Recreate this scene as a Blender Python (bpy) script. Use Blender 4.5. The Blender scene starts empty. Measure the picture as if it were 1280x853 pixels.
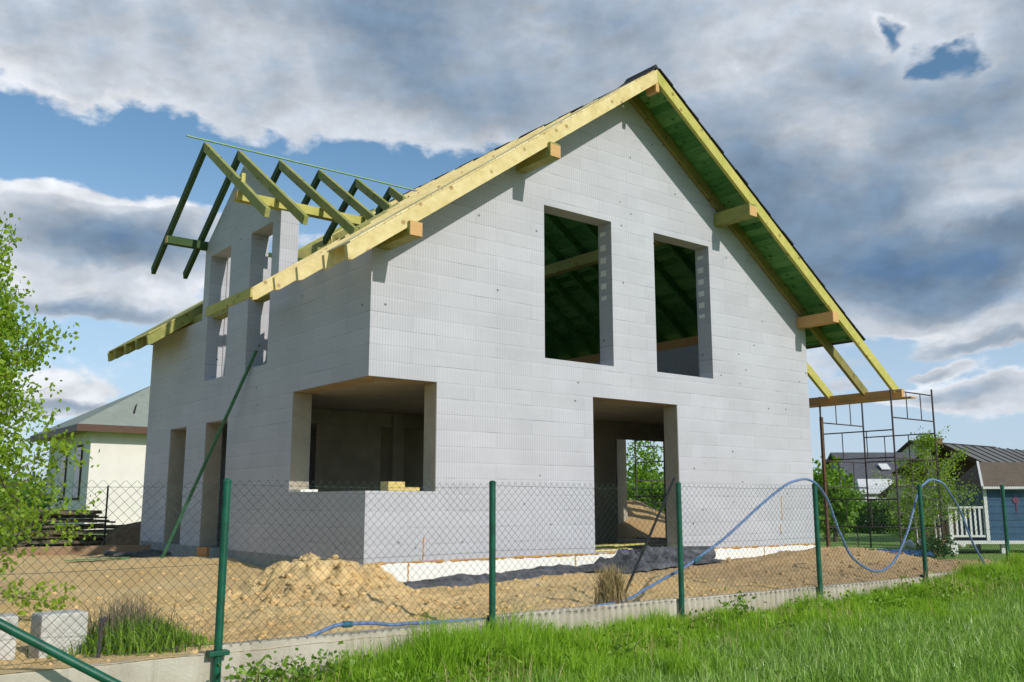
import bpy, bmesh, math, random
import numpy as np
from mathutils import Vector, Matrix, noise
from mathutils.geometry import tessellate_polygon
random.seed(7); rng = np.random.default_rng(7)
PI = math.pi
sc = bpy.context.scene
col = sc.collection

# ------------------------------------------------------------------ camera
CAM = Vector((-6.7844, -12.1803, 0.8665)); YAW, PITCH, FPX = math.radians(37.9962), math.radians(9.9245), 1157.34
Fv = Vector((math.sin(YAW)*math.cos(PITCH), math.cos(YAW)*math.cos(PITCH), math.sin(PITCH)))
Rv = Vector((math.cos(YAW), -math.sin(YAW), 0)); Uv = Rv.cross(Fv)
cd = bpy.data.cameras.new('camera'); cam = bpy.data.objects.new('camera', cd); col.objects.link(cam)
cd.sensor_width = 36; cd.lens = FPX/1280*36; cd.clip_end = 3000; cd.clip_start = .05
M = Matrix((Rv, Uv, -Fv)).transposed().to_4x4(); M.translation = CAM; cam.matrix_world = M
sc.camera = cam
def ray(u, v): return Fv + Rv*((u-640)/FPX) - Uv*((v-426.5)/FPX)
def on(u, v, ax, val):                      # where a sight line meets an axis plane (layout measuring)
    d = ray(u, v); return CAM + d*((val-CAM[ax])/d[ax])
def dep(u, v, d): return CAM + ray(u, v)*d

# ------------------------------------------------------------------ mesh builder
class MB:
    def __init__(s): s.v = []; s.f = []; s.m = []
    def add(s, vs, fs, mi=0):
        n = len(s.v); s.v += [tuple(x) for x in vs]
        for f in fs: s.f.append(tuple(i+n for i in f)); s.m.append(mi)
    def box(s, a, b, mi=0):
        x0, y0, z0 = a; x1, y1, z1 = b
        s.add([(x0,y0,z0),(x1,y0,z0),(x1,y1,z0),(x0,y1,z0),(x0,y0,z1),(x1,y0,z1),(x1,y1,z1),(x0,y1,z1)],
              [(0,3,2,1),(4,5,6,7),(0,1,5,4),(1,2,6,5),(2,3,7,6),(3,0,4,7)], mi)
    def bar(s, p0, p1, w, h, up=(0,0,1), mi=0):      # oriented box, w sideways, h along up
        p0 = Vector(p0); p1 = Vector(p1); d = (p1-p0).normalized(); up = Vector(up)
        sd = d.cross(up).normalized(); u = sd.cross(d).normalized()
        vs = []
        for p in (p0, p1):
            for a, b in ((-1,-1),(1,-1),(1,1),(-1,1)): vs.append(p + sd*(a*w/2) + u*(b*h/2))
        s.add(vs, [(0,1,2,3),(7,6,5,4),(0,4,5,1),(1,5,6,2),(2,6,7,3),(3,7,4,0)], mi)
    def prism(s, poly, ax, a, b, mi=0, holes=()):    # 2-D polygon extruded along axis ax
        def P(q, t):
            return (t, q[0], q[1]) if ax == 0 else ((q[0], t, q[1]) if ax == 1 else (q[0], q[1], t))
        loops = [list(poly)] + [list(h) for h in holes]
        flat = [q for l in loops for q in l]; n = len(flat)
        tris = tessellate_polygon([[Vector((q[0], q[1], 0)) for q in l] for l in loops])
        fs = [tuple(t) for t in tris] + [tuple(i+n for i in reversed(t)) for t in tris]
        k = 0
        for l in loops:
            for i in range(len(l)):
                j = (i+1) % len(l); fs.append((k+i, k+j, k+j+n, k+i+n))
            k += len(l)
        s.add([P(q, a) for q in flat] + [P(q, b) for q in flat], fs, mi)
    def tube(s, pts, r, n=8, mi=0, cap=True):
        pts = [Vector(p) for p in pts]; rs = r if hasattr(r, '__len__') else [r]*len(pts)
        base = len(s.v); d0 = (pts[1]-pts[0]).normalized()
        a = d0.orthogonal().normalized()
        for i, p in enumerate(pts):
            d = (pts[min(i+1, len(pts)-1)] - pts[max(i-1, 0)]).normalized()
            a = (a - d*a.dot(d)).normalized(); b = d.cross(a)
            for k in range(n):
                t = 2*PI*k/n; s.v.append(tuple(p + (a*math.cos(t) + b*math.sin(t))*rs[i]))
        for i in range(len(pts)-1):
            for k in range(n):
                k2 = (k+1) % n; o = base+i*n
                s.f.append((o+k, o+k2, o+n+k2, o+n+k)); s.m.append(mi)
        if cap:
            s.f.append(tuple(base+k for k in reversed(range(n)))); s.m.append(mi)
            o = base+(len(pts)-1)*n; s.f.append(tuple(o+k for k in range(n))); s.m.append(mi)
    def lump(s, c, r, seed=0, amp=.35, mi=0, sub=1):
        bm = bmesh.new(); bmesh.ops.create_icosphere(bm, subdivisions=sub, radius=1)
        rr = Vector(r) if hasattr(r, '__len__') else Vector((r, r, r))
        vs = []
        for v in bm.verts:
            k = 1 + amp*noise.noise(v.co*1.6 + Vector((seed*3.1, seed*1.7, seed)))
            vs.append((c[0]+v.co.x*rr.x*k, c[1]+v.co.y*rr.y*k, c[2]+v.co.z*rr.z*k))
        fs = [tuple(v.index for v in f.verts) for f in bm.faces]; bm.free(); s.add(vs, fs, mi)
    def build(s, name, mats, parent=None, smooth=False, bevel=0, norm=True):
        me = bpy.data.meshes.new(name); me.from_pydata(s.v, [], s.f)
        if not isinstance(mats, (list, tuple)): mats = [mats]
        for m in mats: me.materials.append(m)
        if len(mats) > 1: me.polygons.foreach_set('material_index', s.m)
        if norm:
            bm = bmesh.new(); bm.from_mesh(me); bmesh.ops.recalc_face_normals(bm, faces=bm.faces); bm.to_mesh(me); bm.free()
        if smooth: me.polygons.foreach_set('use_smooth', [True]*len(me.polygons))
        me.update()
        o = bpy.data.objects.new(name, me); col.objects.link(o)
        if parent: o.parent = parent
        if bevel:
            b = o.modifiers.new('bevel', 'BEVEL'); b.width = bevel; b.segments = 2; b.limit_method = 'ANGLE'
        return o
def rawmesh(name, V, F, mat, parent=None, smooth=False, k=None):
    V = np.asarray(V, np.float32).reshape(-1, 3); F = np.asarray(F, np.int32); k = F.shape[1]
    me = bpy.data.meshes.new(name); me.vertices.add(len(V)); me.vertices.foreach_set('co', V.ravel())
    me.loops.add(F.size); me.loops.foreach_set('vertex_index', F.ravel())
    me.polygons.add(len(F)); me.polygons.foreach_set('loop_start', np.arange(0, F.size, k, dtype=np.int32))
    if smooth: me.polygons.foreach_set('use_smooth', np.ones(len(F), bool))
    me.update(calc_edges=True); me.validate(); me.materials.append(mat)
    o = bpy.data.objects.new(name, me); col.objects.link(o)
    if parent: o.parent = parent
    return o
def empty(name, loc=(0,0,0), rz=0):
    o = bpy.data.objects.new(name, None); col.objects.link(o); o.location = loc; o.rotation_euler = (0,0,rz); o.empty_display_size = .3
    return o
def tag(o, label=None, cat=None, group=None, kind=None):
    if label: o['label'] = label
    if cat: o['category'] = cat
    if group: o['group'] = group
    if kind: o['kind'] = kind
    return o

# ------------------------------------------------------------------ materials
def lin(c):
    return tuple(((x/255)/12.92 if x/255 <= .04045 else ((x/255+.055)/1.055)**2.4) for x in c)
class NT:
    def __init__(s, nt): s.nt = nt
    def n(s, t, ins=None, **kw):
        nd = s.nt.nodes.new(t)
        for k, v in kw.items(): setattr(nd, k, v)
        for k, v in (ins or {}).items():
            if hasattr(v, 'is_output') or isinstance(v, bpy.types.NodeSocket): s.nt.links.new(v, nd.inputs[k])
            else: nd.inputs[k].default_value = v
        return nd
    def math(s, op, a, b=0, c=None, clamp=False):
        d = {0: a, 1: b}
        if c is not None: d[2] = c
        return s.n('ShaderNodeMath', d, operation=op, use_clamp=clamp).outputs[0]
    def vm(s, op, a, b=None):
        d = {0: a}
        if b is not None: d[1] = b
        nd = s.n('ShaderNodeVectorMath', d, operation=op)
        return nd.outputs['Value'] if op in ('LENGTH', 'DISTANCE', 'DOT_PRODUCT') else nd.outputs[0]
    def mix(s, f, a, b, blend='MIX'):
        nd = s.n('ShaderNodeMix', data_type='RGBA', blend_type=blend, clamp_factor=True)
        for k, v in ((0, f), (6, a), (7, b)):
            if isinstance(v, bpy.types.NodeSocket): s.nt.links.new(v, nd.inputs[k])
            else: nd.inputs[k].default_value = v if k == 0 else (tuple(v)+(1,))[:4]
        return nd.outputs[2]
    def rng(s, v, a, b, c=0, d=1, smooth=False):
        return s.n('ShaderNodeMapRange', {'Value': v, 'From Min': a, 'From Max': b, 'To Min': c, 'To Max': d}, interpolation_type='SMOOTHSTEP' if smooth else 'LINEAR').outputs[0]
    def noise(s, vec, scale, detail=3, rough=.5, out=0):
        return s.n('ShaderNodeTexNoise', {'Vector': vec, 'Scale': scale, 'Detail': detail, 'Roughness': rough}).outputs[out]
def mat(name, rough=.8):
    m = bpy.data.materials.new(name); m.use_nodes = True; t = NT(m.node_tree)
    b = m.node_tree.nodes['Principled BSDF']; b.inputs['Roughness'].default_value = rough
    b.inputs['Specular IOR Level'].default_value = .3
    return m, t, b
def L(t, a, b): t.nt.links.new(a, b)
def simple(name, c, rough=.7, var=.15, scale=6, bump=0, bscale=40, metal=0, c2=None, spec=.3):
    m, t, b = mat(name, rough); co = t.n('ShaderNodeTexCoord').outputs['Object']
    n = t.noise(co, scale, 4, .6); c2 = c2 or tuple(x*(1-2*var) for x in c)
    L(t, t.mix(t.rng(n, .3, .7), c2, c), b.inputs['Base Color']); b.inputs['Metallic'].default_value = metal
    b.inputs['Specular IOR Level'].default_value = spec
    if bump:
        h = t.noise(co, bscale, 4, .6); L(t, t.n('ShaderNodeBump', {'Height': h, 'Strength': bump, 'Distance': .02}).outputs[0], b.inputs['Normal'])
    return m
def wood(name, c, c2, knots=True, rough=.75, ax='x', grain=1.0):
    # grain stretched along the board: the board's length is taken from the generated box of its island by a long noise in all axes
    m, t, b = mat(name, rough); g = t.n('ShaderNodeNewGeometry'); co = t.n('ShaderNodeTexCoord').outputs['Object']
    ri = g.outputs['Random Per Island']
    off = t.vm('ADD', co, t.n('ShaderNodeCombineXYZ', {0: t.math('MULTIPLY', ri, 37), 1: t.math('MULTIPLY', ri, 91), 2: t.math('MULTIPLY', ri, 53)}).outputs[0])
    sc_ = {'x': (2, 40, 40), 'y': (40, 2, 40), 'z': (40, 40, 2), 'l': (6, 40, 9)}[ax]
    st = t.n('ShaderNodeMapping', {'Vector': off, 'Scale': sc_}).outputs[0]
    n = t.noise(st, grain, 4, .65); n2 = t.noise(off, 2.3, 3)
    f = t.math('ADD', t.math('MULTIPLY', n, .55), t.math('ADD', t.math('MULTIPLY', n2, .35), t.math('MULTIPLY', ri, .35)))
    cc = t.mix(t.rng(f, .42, .85), tuple(x*.86 for x in c), c2)
    if knots:
        vo = t.n('ShaderNodeTexVoronoi', {'Vector': off, 'Scale': 4.6}); k = t.rng(vo.outputs['Distance'], .09, .24, 1, 0)
        cc = t.mix(t.math('MULTIPLY', k, .8), cc, tuple(x*q for x, q in zip(c, (.38,.25,.2))))
    L(t, cc, b.inputs['Base Color'])
    L(t, t.n('ShaderNodeBump', {'Height': n, 'Strength': .25, 'Distance': .01}).outputs[0], b.inputs['Normal'])
    return m

def icf_mat(name, base, stripes=True):
    m, t, b = mat(name, .75)
    co = t.n('ShaderNodeTexCoord').outputs['Object']; g = t.n('ShaderNodeNewGeometry')
    s = t.n('ShaderNodeSeparateXYZ', {0: co}); nx = t.math('ABSOLUTE', t.n('ShaderNodeSeparateXYZ', {0: g.outputs['True Normal']}).outputs[0])
    side = t.math('GREATER_THAN', nx, .5)
    u = t.math('ADD', t.math('MULTIPLY', s.outputs[0], t.math('SUBTRACT', 1, side)), t.math('MULTIPLY', s.outputs[1], side))
    wob = t.math('MULTIPLY', t.math('SUBTRACT', t.noise(co, .7, 2), .5), .02)
    z = t.math('ADD', s.outputs[2], wob)
    uv = t.n('ShaderNodeCombineXYZ', {0: u, 1: z, 2: 0}).outputs[0]
    def brick(c1, c2, mor, ms, smooth):
        return t.n('ShaderNodeTexBrick', {'Vector': uv, 'Color1': c1, 'Color2': c2, 'Mortar': mor, 'Scale': 1, 'Mortar Size': ms, 'Mortar Smooth': smooth, 'Bias': 0, 'Brick Width': 1.2, 'Row Height': .25}, offset=.37, offset_frequency=2)
    br = brick((.945,.945,.945,1), (1.03,1.03,1.035,1), (.82,.82,.82,1), .006, .3)
    big = t.noise(uv, .9, 4, .6); fine = t.noise(uv, 14, 3)
    tone = t.math('ADD', t.rng(big, .3, .7, .93, 1.06), t.math('MULTIPLY', t.math('SUBTRACT', fine, .5), .07))
    c = t.mix(1, br.outputs[0], base, 'MULTIPLY')
    tv = t.n('ShaderNodeCombineXYZ', {0: tone, 1: tone, 2: tone}).outputs[0]
    c = t.mix(1, c, tv, 'MULTIPLY')
    # course joints: thin, broken, darker here and there
    zf = t.math('FRACT', t.math('MULTIPLY', z, 4)); dj = t.math('MINIMUM', zf, t.math('SUBTRACT', 1, zf))
    line = t.rng(dj, .014, .045, 1, 0); brk = t.rng(t.noise(t.vm('MULTIPLY', uv, (1.1, 5, 1)), 1.3, 4, .7), .5, .66)
    jm = t.math('MULTIPLY', line, t.math('ADD', t.math('MULTIPLY', t.rng(t.noise(uv, .8, 3), .35, .65), .13), t.math('MULTIPLY', brk, .66)))
    c = t.mix(jm, c, tuple(x*.42 for x in base))
    # vertical pin-stripe grooves moulded into the foam, about every 5 cm
    uf = t.math('FRACT', t.math('MULTIPLY', u, 20)); du = t.math('ABSOLUTE', t.math('SUBTRACT', uf, .5))
    rid = t.rng(du, .38, .5, 0, 1)
    sm = t.math('MULTIPLY', rid, t.rng(t.noise(t.vm('MULTIPLY', uv, (.9, 2.2, 1)), 1.1, 3), .38, .62, .12, .85))
    c = t.mix(t.math('MULTIPLY', sm, .8), c, tuple(x*1.32 for x in base))
    c = t.mix(t.math('MULTIPLY', t.math('MULTIPLY', t.rng(zf, .70, .95), t.rng(t.noise(t.vm('MULTIPLY', uv, (.8, 3, 1)), 1.7, 2), .35, .6)), .24), c, tuple(x*1.3 for x in base))  # bevel highlight painted as a lighter band along each course top
    rid2 = t.rng(du, 0, .1, 1, 0)
    c = t.mix(t.math('MULTIPLY', t.math('MULTIPLY', rid2, .34), 1), c, tuple(x*.55 for x in base))
    # small black tie holes on some joints
    vo = t.n('ShaderNodeTexVoronoi', {'Vector': t.vm('MULTIPLY', uv, (3.3, 4, 1)), 'Scale': 1, 'Randomness': 1})
    hole = t.math('MULTIPLY', t.rng(vo.outputs['Distance'], .055, .095, 1, 0), t.math('GREATER_THAN', t.n('ShaderNodeSeparateColor', {0: vo.outputs['Color']}).outputs[0], .62))
    c = t.mix(t.math('MULTIPLY', hole, .8), c, (.05,.05,.05))
    # old smears of mud and grime
    gr = t.rng(t.noise(uv, 2.1, 5, .7), .62, .8); c = t.mix(t.math('MULTIPLY', gr, .22), c, (.30,.27,.22))
    L(t, c, b.inputs['Base Color'])
    h = t.math('SUBTRACT', t.math('MULTIPLY', fine, .25), t.math('ADD', jm, t.math('MULTIPLY', rid2, .5)))
    L(t, t.n('ShaderNodeBump', {'Height': h, 'Strength': .25, 'Distance': .006}).outputs[0], b.inputs['Normal'])
    return m
def leaf_mat(name, c1, c2, c3, trans=.35, rough=.5):
    m, t, b = mat(name, rough); g = t.n('ShaderNodeNewGeometry'); ri = g.outputs['Random Per Island']
    co = t.n('ShaderNodeTexCoord').outputs['Object']; n = t.noise(co, 1.1, 3)
    f = t.math('ADD', t.math('MULTIPLY', ri, .6), t.math('MULTIPLY', n, .5))
    c = t.mix(t.rng(f, .2, .6), c1, c2); c = t.mix(t.rng(f, .65, .95), c, c3)
    L(t, c, b.inputs['Base Color'])
    tr = t.n('ShaderNodeBsdfTranslucent', {'Color': t.mix(1, c, (1.3, 1.25, .5), 'MULTIPLY')})
    ms = t.n('ShaderNodeMixShader', {0: trans, 1: b.outputs[0], 2: tr.outputs[0]})
    L(t, ms.outputs[0], t.nt.nodes['Material Output'].inputs[0]); return m

ICF = icf_mat('grey_foam_block', (.475,.475,.51))
CONC = simple('raw_concrete', (.46,.43,.37), .9, .15, 3, .3, 30)
CONC_D = simple('interior_block', (.42,.375,.29), .9, .12, 2.5, .2, 20)
SOFF = simple('formwork_face', (.42,.31,.18), .8, .15, 5)
EPS = simple('white_foam', (.86,.85,.80), .8, .04, 3, .25, 60)
PUF = simple('orange_foam', (.70,.38,.10), .6, .25, 20, .5, 50)
GREYCONC = simple('foundation_concrete', (.33,.34,.33), .9, .15, 4, .4, 40)
YEL = wood('yellow_timber', (.70,.54,.22), (.86,.74,.42), ax='l')
YGR = wood('yellow_green_timber', (.46,.45,.10), (.66,.54,.17), ax='l')
OLIVE = wood('olive_treated_timber', (.22,.26,.065), (.52,.45,.16), ax='l')
GREEN = wood('green_treated_boards', (.03,.16,.03), (.15,.33,.11), knots=True, ax='y')
SGREEN = wood('shaded_green_timber', (.03,.075,.022), (.075,.12,.035), ax='l')  # green timber with the shade of the left dormer side put into its colour
ORANGE = wood('orange_timber', (.62,.33,.12), (.68,.42,.18), knots=False)
FELT = simple('black_felt', (.03,.03,.033), .7, .2, 10)
GPAINT = simple('green_coated_steel', (.006,.115,.066), .45, .25, 9, .15, 60, spec=.4)
WIRE = simple('coated_wire', (.035,.06,.05), .5, .1)
HOSE = simple('blue_plastic_hose', (.15,.25,.46), .4, .12, 8, spec=.5)
RUST = simple('rusty_steel', (.09,.055,.045), .8, .3, 20, c2=(.045,.05,.06))
DARKST = simple('dark_steel', (.02,.02,.022), .6, .2)
PLAST = simple('black_plastic_sheet', (.03,.032,.037), .42, .3, 5, .5, 14, c2=(.13,.13,.145), spec=.35)
SHEET = simple('green_membrane', (.20,.38,.14), .6, .2, 6)
BRICK = simple('clay_brick', (.62,.27,.10), .85, .15, 10)
YFOAM = simple('yellow_foam', (.72,.55,.20), .8, .1, 10, .3, 60)
BARK = simple('grey_brown_bark', (.16,.12,.09), .9, .3, 12, .5, 30)
BIRCH = simple('white_birch_bark', (.72,.69,.62), .8, .05, 9, c2=(.12,.11,.10))
BLOCK = simple('pale_concrete_block', (.62,.60,.55), .9, .12, 8, .5, 50)

# ------------------------------------------------------------------ world: sky, clouds
SUN = Vector((.085*math.cos(math.radians(30)), -.9964*math.cos(math.radians(30)), math.sin(math.radians(30)))).normalized()
w = bpy.data.worlds.new('World'); sc.world = w; w.use_nodes = True; t = NT(w.node_tree)
bg = w.node_tree.nodes['Background']; bg.inputs['Strength'].default_value = .107
sky = t.n('ShaderNodeTexSky', sky_type='NISHITA'); sky.sun_disc = False
sky.sun_elevation = math.asin(SUN.z); sky.sun_rotation = math.atan2(SUN.x, SUN.y); sky.altitude = 100; sky.air_density = 1; sky.dust_density = .6
D = t.n('ShaderNodeTexCoord').outputs['Generated']
s3 = t.n('ShaderNodeSeparateXYZ', {0: t.n('ShaderNodeVectorRotate', {'Vector': D, 'Angle': YAW}, rotation_type='Z_AXIS').outputs[0]})
az = t.math('ARCTAN2', s3.outputs[0], s3.outputs[1]); el = t.math('ARCSINE', s3.outputs[2])
P0 = t.n('ShaderNodeCombineXYZ', {0: az, 1: el, 2: 0}).outputs[0]
def warp(P, scale, amp, det, off, st=(1, 1.6, 1)):
    n = t.noise(t.vm('ADD', t.vm('MULTIPLY', P, st), (off, off*.7, 0)), scale, det, .58, out=1)
    return t.vm('ADD', P, t.vm('MULTIPLY', t.vm('SUBTRACT', n, (.5,.5,.5)), (amp, amp*.75, 0)))
def azel(px, py):
    d = ray(px, py).normalized(); x = d.dot(Rv); y = d.dot(Vector((math.sin(YAW), math.cos(YAW), 0)))
    return math.atan2(x, y), math.asin(d.z)
PW = warp(warp(P0, 4.0, .12, 2, 3.3), 13, .06, 4, 6.1)
def field(P, blobs):                       # sum of soft bumps given by azimuth, elevation and size
    acc = None
    for px, py, rx, ry, amp in blobs:
        a0, e0 = azel(px, py)
        v = t.vm('MULTIPLY', t.vm('SUBTRACT', P, (a0, e0, 0)), (FPX/rx, FPX/ry, 0))
        m = t.rng(t.vm('LENGTH', v), 0, 1.9, amp, 0, smooth=True)
        acc = m if acc is None else t.math('ADD', acc, m)
    return acc
COVER = [(900, 40, 700, 200, 1.0), (1250, 160, 330, 190, .7), (150, -50, 420, 120, .9), (10, 50, 150, 55, .55), (420, 70, 170, 90, .75), (560, 150, 120, 50, .3), (1080, 300, 300, 75, .75), (1000, 240, 220, 110, .35),
  (640, -500, 1500, 330, .55), (-800, 100, 500, 300, .5), (2100, 100, 500, 300, .5),
  (120, 175, 190, 50, -.75), (330, 205, 230, 40, -.7), (560, 225, 130, 30, -.45), (1182, 66, 60, 33, -1.9), (1098, 36, 17, 20, -1.1), (1130, 25, 14, 10, -.5),
  (72, 245, 62, 38, .95), (205, 246, 44, 16, .55), (175, 292, 130, 36, 1.05), (90, 300, 90, 36, .6), (150, 350, 170, 22, .95), (130, 381, 110, 11, .6), (95, 482, 62, 20, .95), (60, 505, 90, 9, .55),
  (1098, 387, 56, 20, 1.25), (1240, 408, 66, 22, 1.25), (1185, 375, 130, 12, .5), (1172, 466, 28, 10, 1.15), (1235, 506, 66, 17, 1.2), (1150, 500, 80, 12, .9), (1190, 436, 130, 9, .42), (1110, 470, 60, 7, .4)]
THICK = [(1165, 62, 110, 55, .34), (60, 30, 260, 80, -.02), (300, 110, 260, 60, .10), (640, 70, 190, 75, .22), (520, 5, 140, 40, .18), (720, 150, 150, 50, .16), (930, 15, 120, 30, .12), (1100, 290, 290, 80, .44), (1190, 335, 240, 32, .36), (1010, 190, 170, 60, .18), (860, 230, 120, 60, .22),
  (190, 298, 130, 30, .42), (110, 305, 60, 20, .15), (130, 381, 110, 11, .45), (90, 500, 80, 7, .3), (1190, 436, 130, 10, .3), (1110, 470, 60, 7, .25),
  (1060, 148, 85, 36, -.30), (1255, 228, 95, 48, -.55), (1170, 262, 110, 14, -.25), (300, 75, 170, 50, -.14), (20, 80, 120, 40, -.1), (1120, 30, 140, 40, -.2), (980, 60, 90, 40, -.12), (75, 245, 60, 32, -.45), (205, 242, 45, 12, -.5), (1098, 384, 50, 14, -.35), (1240, 404, 60, 16, -.35), (95, 474, 60, 14, -.5), (150, 345, 120, 12, -.15)]
def cloudnoise(P):
    Q = t.vm('MULTIPLY', P, (1, 1.6, 1))
    a = t.noise(Q, 7.0, 9, .6)
    b = t.math('ABSOLUTE', t.math('SUBTRACT', t.noise(t.vm('ADD', Q, (5.3, 1.2, 0)), 15, 3, .5), .5))      # billows: creases between rounded puffs
    return t.math('ADD', t.math('MULTIPLY', t.math('SUBTRACT', a, .5), 1.7), t.math('MULTIPLY', t.math('SUBTRACT', b, .1), .9))
cov = t.math('SUBTRACT', t.math('MULTIPLY', field(PW, COVER), .60), .20)
n0 = cloudnoise(P0); n1 = cloudnoise(t.vm('ADD', P0, (-.007, .014, 0)))
dens = t.math('ADD', cov, t.math('MULTIPLY', n0, .95))
mask = t.rng(dens, -.05, .22, 0, 1, smooth=True)
thick = t.math('ADD', t.math('MULTIPLY', cov, .50), field(PW, THICK))
relief = t.math('SUBTRACT', n0, n1)         # bright upper left flanks, dark undersides
body = t.math('ADD', t.math('ADD', thick, -.07), t.math('MULTIPLY', n0, .72))
def C10(c, k=1): return tuple(x*10*k for x in lin(c))
cl = t.mix(t.rng(body, -.06, .12, smooth=True), C10((226,230,237)), C10((196,203,213)))
cl = t.mix(t.rng(body, .12, .42, smooth=True), cl, C10((158,172,188)))
cl = t.mix(t.rng(body, .36, .72, smooth=True), cl, C10((120,142,166)))
cl = t.mix(t.rng(body, .70, 1.05, smooth=True), cl, C10((92,120,153)))
rl = t.math('ADD', 1, t.math('MULTIPLY', relief, .75)); rl = t.rng(rl, .78, 1.25, .78, 1.25)
cl = t.mix(1, cl, t.n('ShaderNodeCombineXYZ', {0: rl, 1: rl, 2: rl}).outputs[0], 'MULTIPLY')
cur = t.mix(1, sky.outputs[0], (.86, 1.10, 1.16), 'MULTIPLY')
cur = t.mix(t.rng(el, .40, .02, 0, .72, smooth=True), cur, C10((188,204,230)))
cur = t.mix(mask, cur, cl)
L(t, cur, bg.inputs['Color']); w.cycles.sampling_method = 'MANUAL'; w.cycles.sample_map_resolution = 256
sd = bpy.data.lights.new('sun', 'SUN'); sd.energy = 3.4; sd.angle = math.radians(.5); sd.color = (1, .95, .86)
so = bpy.data.objects.new('sun', sd); col.objects.link(so); so.rotation_euler = (-SUN).to_track_quat('-Z', 'Y').to_euler(); so.location = SUN*60
sc.view_settings.view_transform = 'Standard'; sc.view_settings.look = 'None'; sc.view_settings.exposure = 0; sc.view_settings.gamma = 1
sc.render.engine = 'CYCLES'; sc.cycles.use_denoising = True; sc.cycles.max_bounces = 6; sc.cycles.diffuse_bounces = 4
sc.cycles.caustics_reflective = False; sc.cycles.caustics_refractive = False

# ------------------------------------------------------------------ ground
def nz(x, y, s, seed=0): return noise.noise(Vector((x*s+seed, y*s-seed, seed*.37)))
def lawn_z(x, y):
    base = float(np.interp(x, [-12, -4, 1, 4, 6, 8.4, 12, 20], [-.52, -.50, -.40, -.35, -.25, -.11, -.16, -.34]))
    if y < -5.3: base += .03*max(y, -14) + .03*5.3
    else: base = base + (-.45-base)*min(1, (y+5.3)/3) if x < 13 else base + (-.36-base)*min(1, (y+5.3)/4)
    return base
def sand_z(x, y):
    z = -.27 + (.07 if x > 1 else 0)*min(1, max(0, (x-1)/2))
    z += .035*nz(x, y, .9, 3) + .022*nz(x, y, 2.6, 8) + .014*nz(x, y, 7, 2) + .009*nz(x, y, 17, 4)
    def m(cx, cy, sx, sy, h, ang=0):
        dx, dy = x-cx, y-cy; ca, sa = math.cos(ang), math.sin(ang); a, b = (dx*ca+dy*sa)/sx, (-dx*sa+dy*ca)/sy
        return h*math.exp(-(a*a+b*b)**1.25)
    rough = 1 + .22*nz(x, y, 2.2, 5) + .16*nz(x, y, 5.5, 9)
    z += m(-1.68, -2.05, .80, 1.0, .46, .5)*rough + m(-2.35, -3.3, .95, .9, .17)*rough + m(-.95, -1.15, .5, .4, .12)*rough
    z += m(-1.0, 5.4, 2.4, 1.7, .13) + m(-2.3, 2.4, 1.6, 2, .05)
    z += m(7.6, -1.9, 2.6, 1.0, .15)*rough + m(9.9, -1.3, 1.7, 1.0, .13)*rough + m(5.7, -3.2, 1.2, .8, .08)*rough
    z += m(2.0, -3.2, 1.1, .6, .09)*rough
    if x > -.4 and y > -1.6: z -= .15*min(1, (x+.4)/.5)*math.exp(-(y/.85)**2)*(1 if x < 6.5 else .75)
    dm = math.exp(-((x+1.8)/1.5)**2-((y+2.6)/1.7)**2) + .3*(y < 0)
    z += dm*(.06*nz(x, y, 3.6, 13) + .045*nz(x, y, 8.5, 17) + .028*nz(x, y, 19, 21))
    if y < -4.6: z += (-.20-z)*min(1, (-4.6-y)/.6)*.75
    return z
def build_ground():
    xs = np.concatenate([np.linspace(-900, -30, 14), np.linspace(-25, 45, 141), np.linspace(50, 900, 20)])
    ys = np.concatenate([np.linspace(-300, -16, 10), np.linspace(-15, 45, 121), np.linspace(50, 1200, 24)])
    V = []; nx = len(xs)
    for y in ys:
        for x in xs: V.append((x, y, lawn_z(x, y) + .03*nz(x, y, .5)*(1 if abs(x) < 60 and abs(y) < 60 else 0)))
    idx = np.arange(len(xs)*len(ys)).reshape(len(ys), nx)
    F = np.stack([idx[:-1,:-1], idx[:-1,1:], idx[1:,1:], idx[1:,:-1]], -1).reshape(-1, 4)
    m, t, b = mat('lawn_soil', .95); co = t.n('ShaderNodeTexCoord').outputs['Object']
    n = t.noise(co, 1.6, 5, .65); n2 = t.noise(co, 30, 3)
    c = t.mix(t.rng(n, .35, .65), (.16,.27,.05), (.25,.38,.08)); c = t.mix(t.rng(n2, .4, .8, 0, .5), c, (.07,.13,.025))
    L(t, c, b.inputs['Base Color'])
    L(t, t.n('ShaderNodeBump', {'Height': n2, 'Strength': .6, 'Distance': .05}).outputs[0], b.inputs['Normal'])
    tag(rawmesh('ground', V, F, m, smooth=True), kind='structure')
build_ground()
def sand_edge(y): return 12.3 + .9*math.sin(y*.55) + .5*math.sin(y*1.7+1) + (1.0 if y > -1 else -.2)
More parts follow.
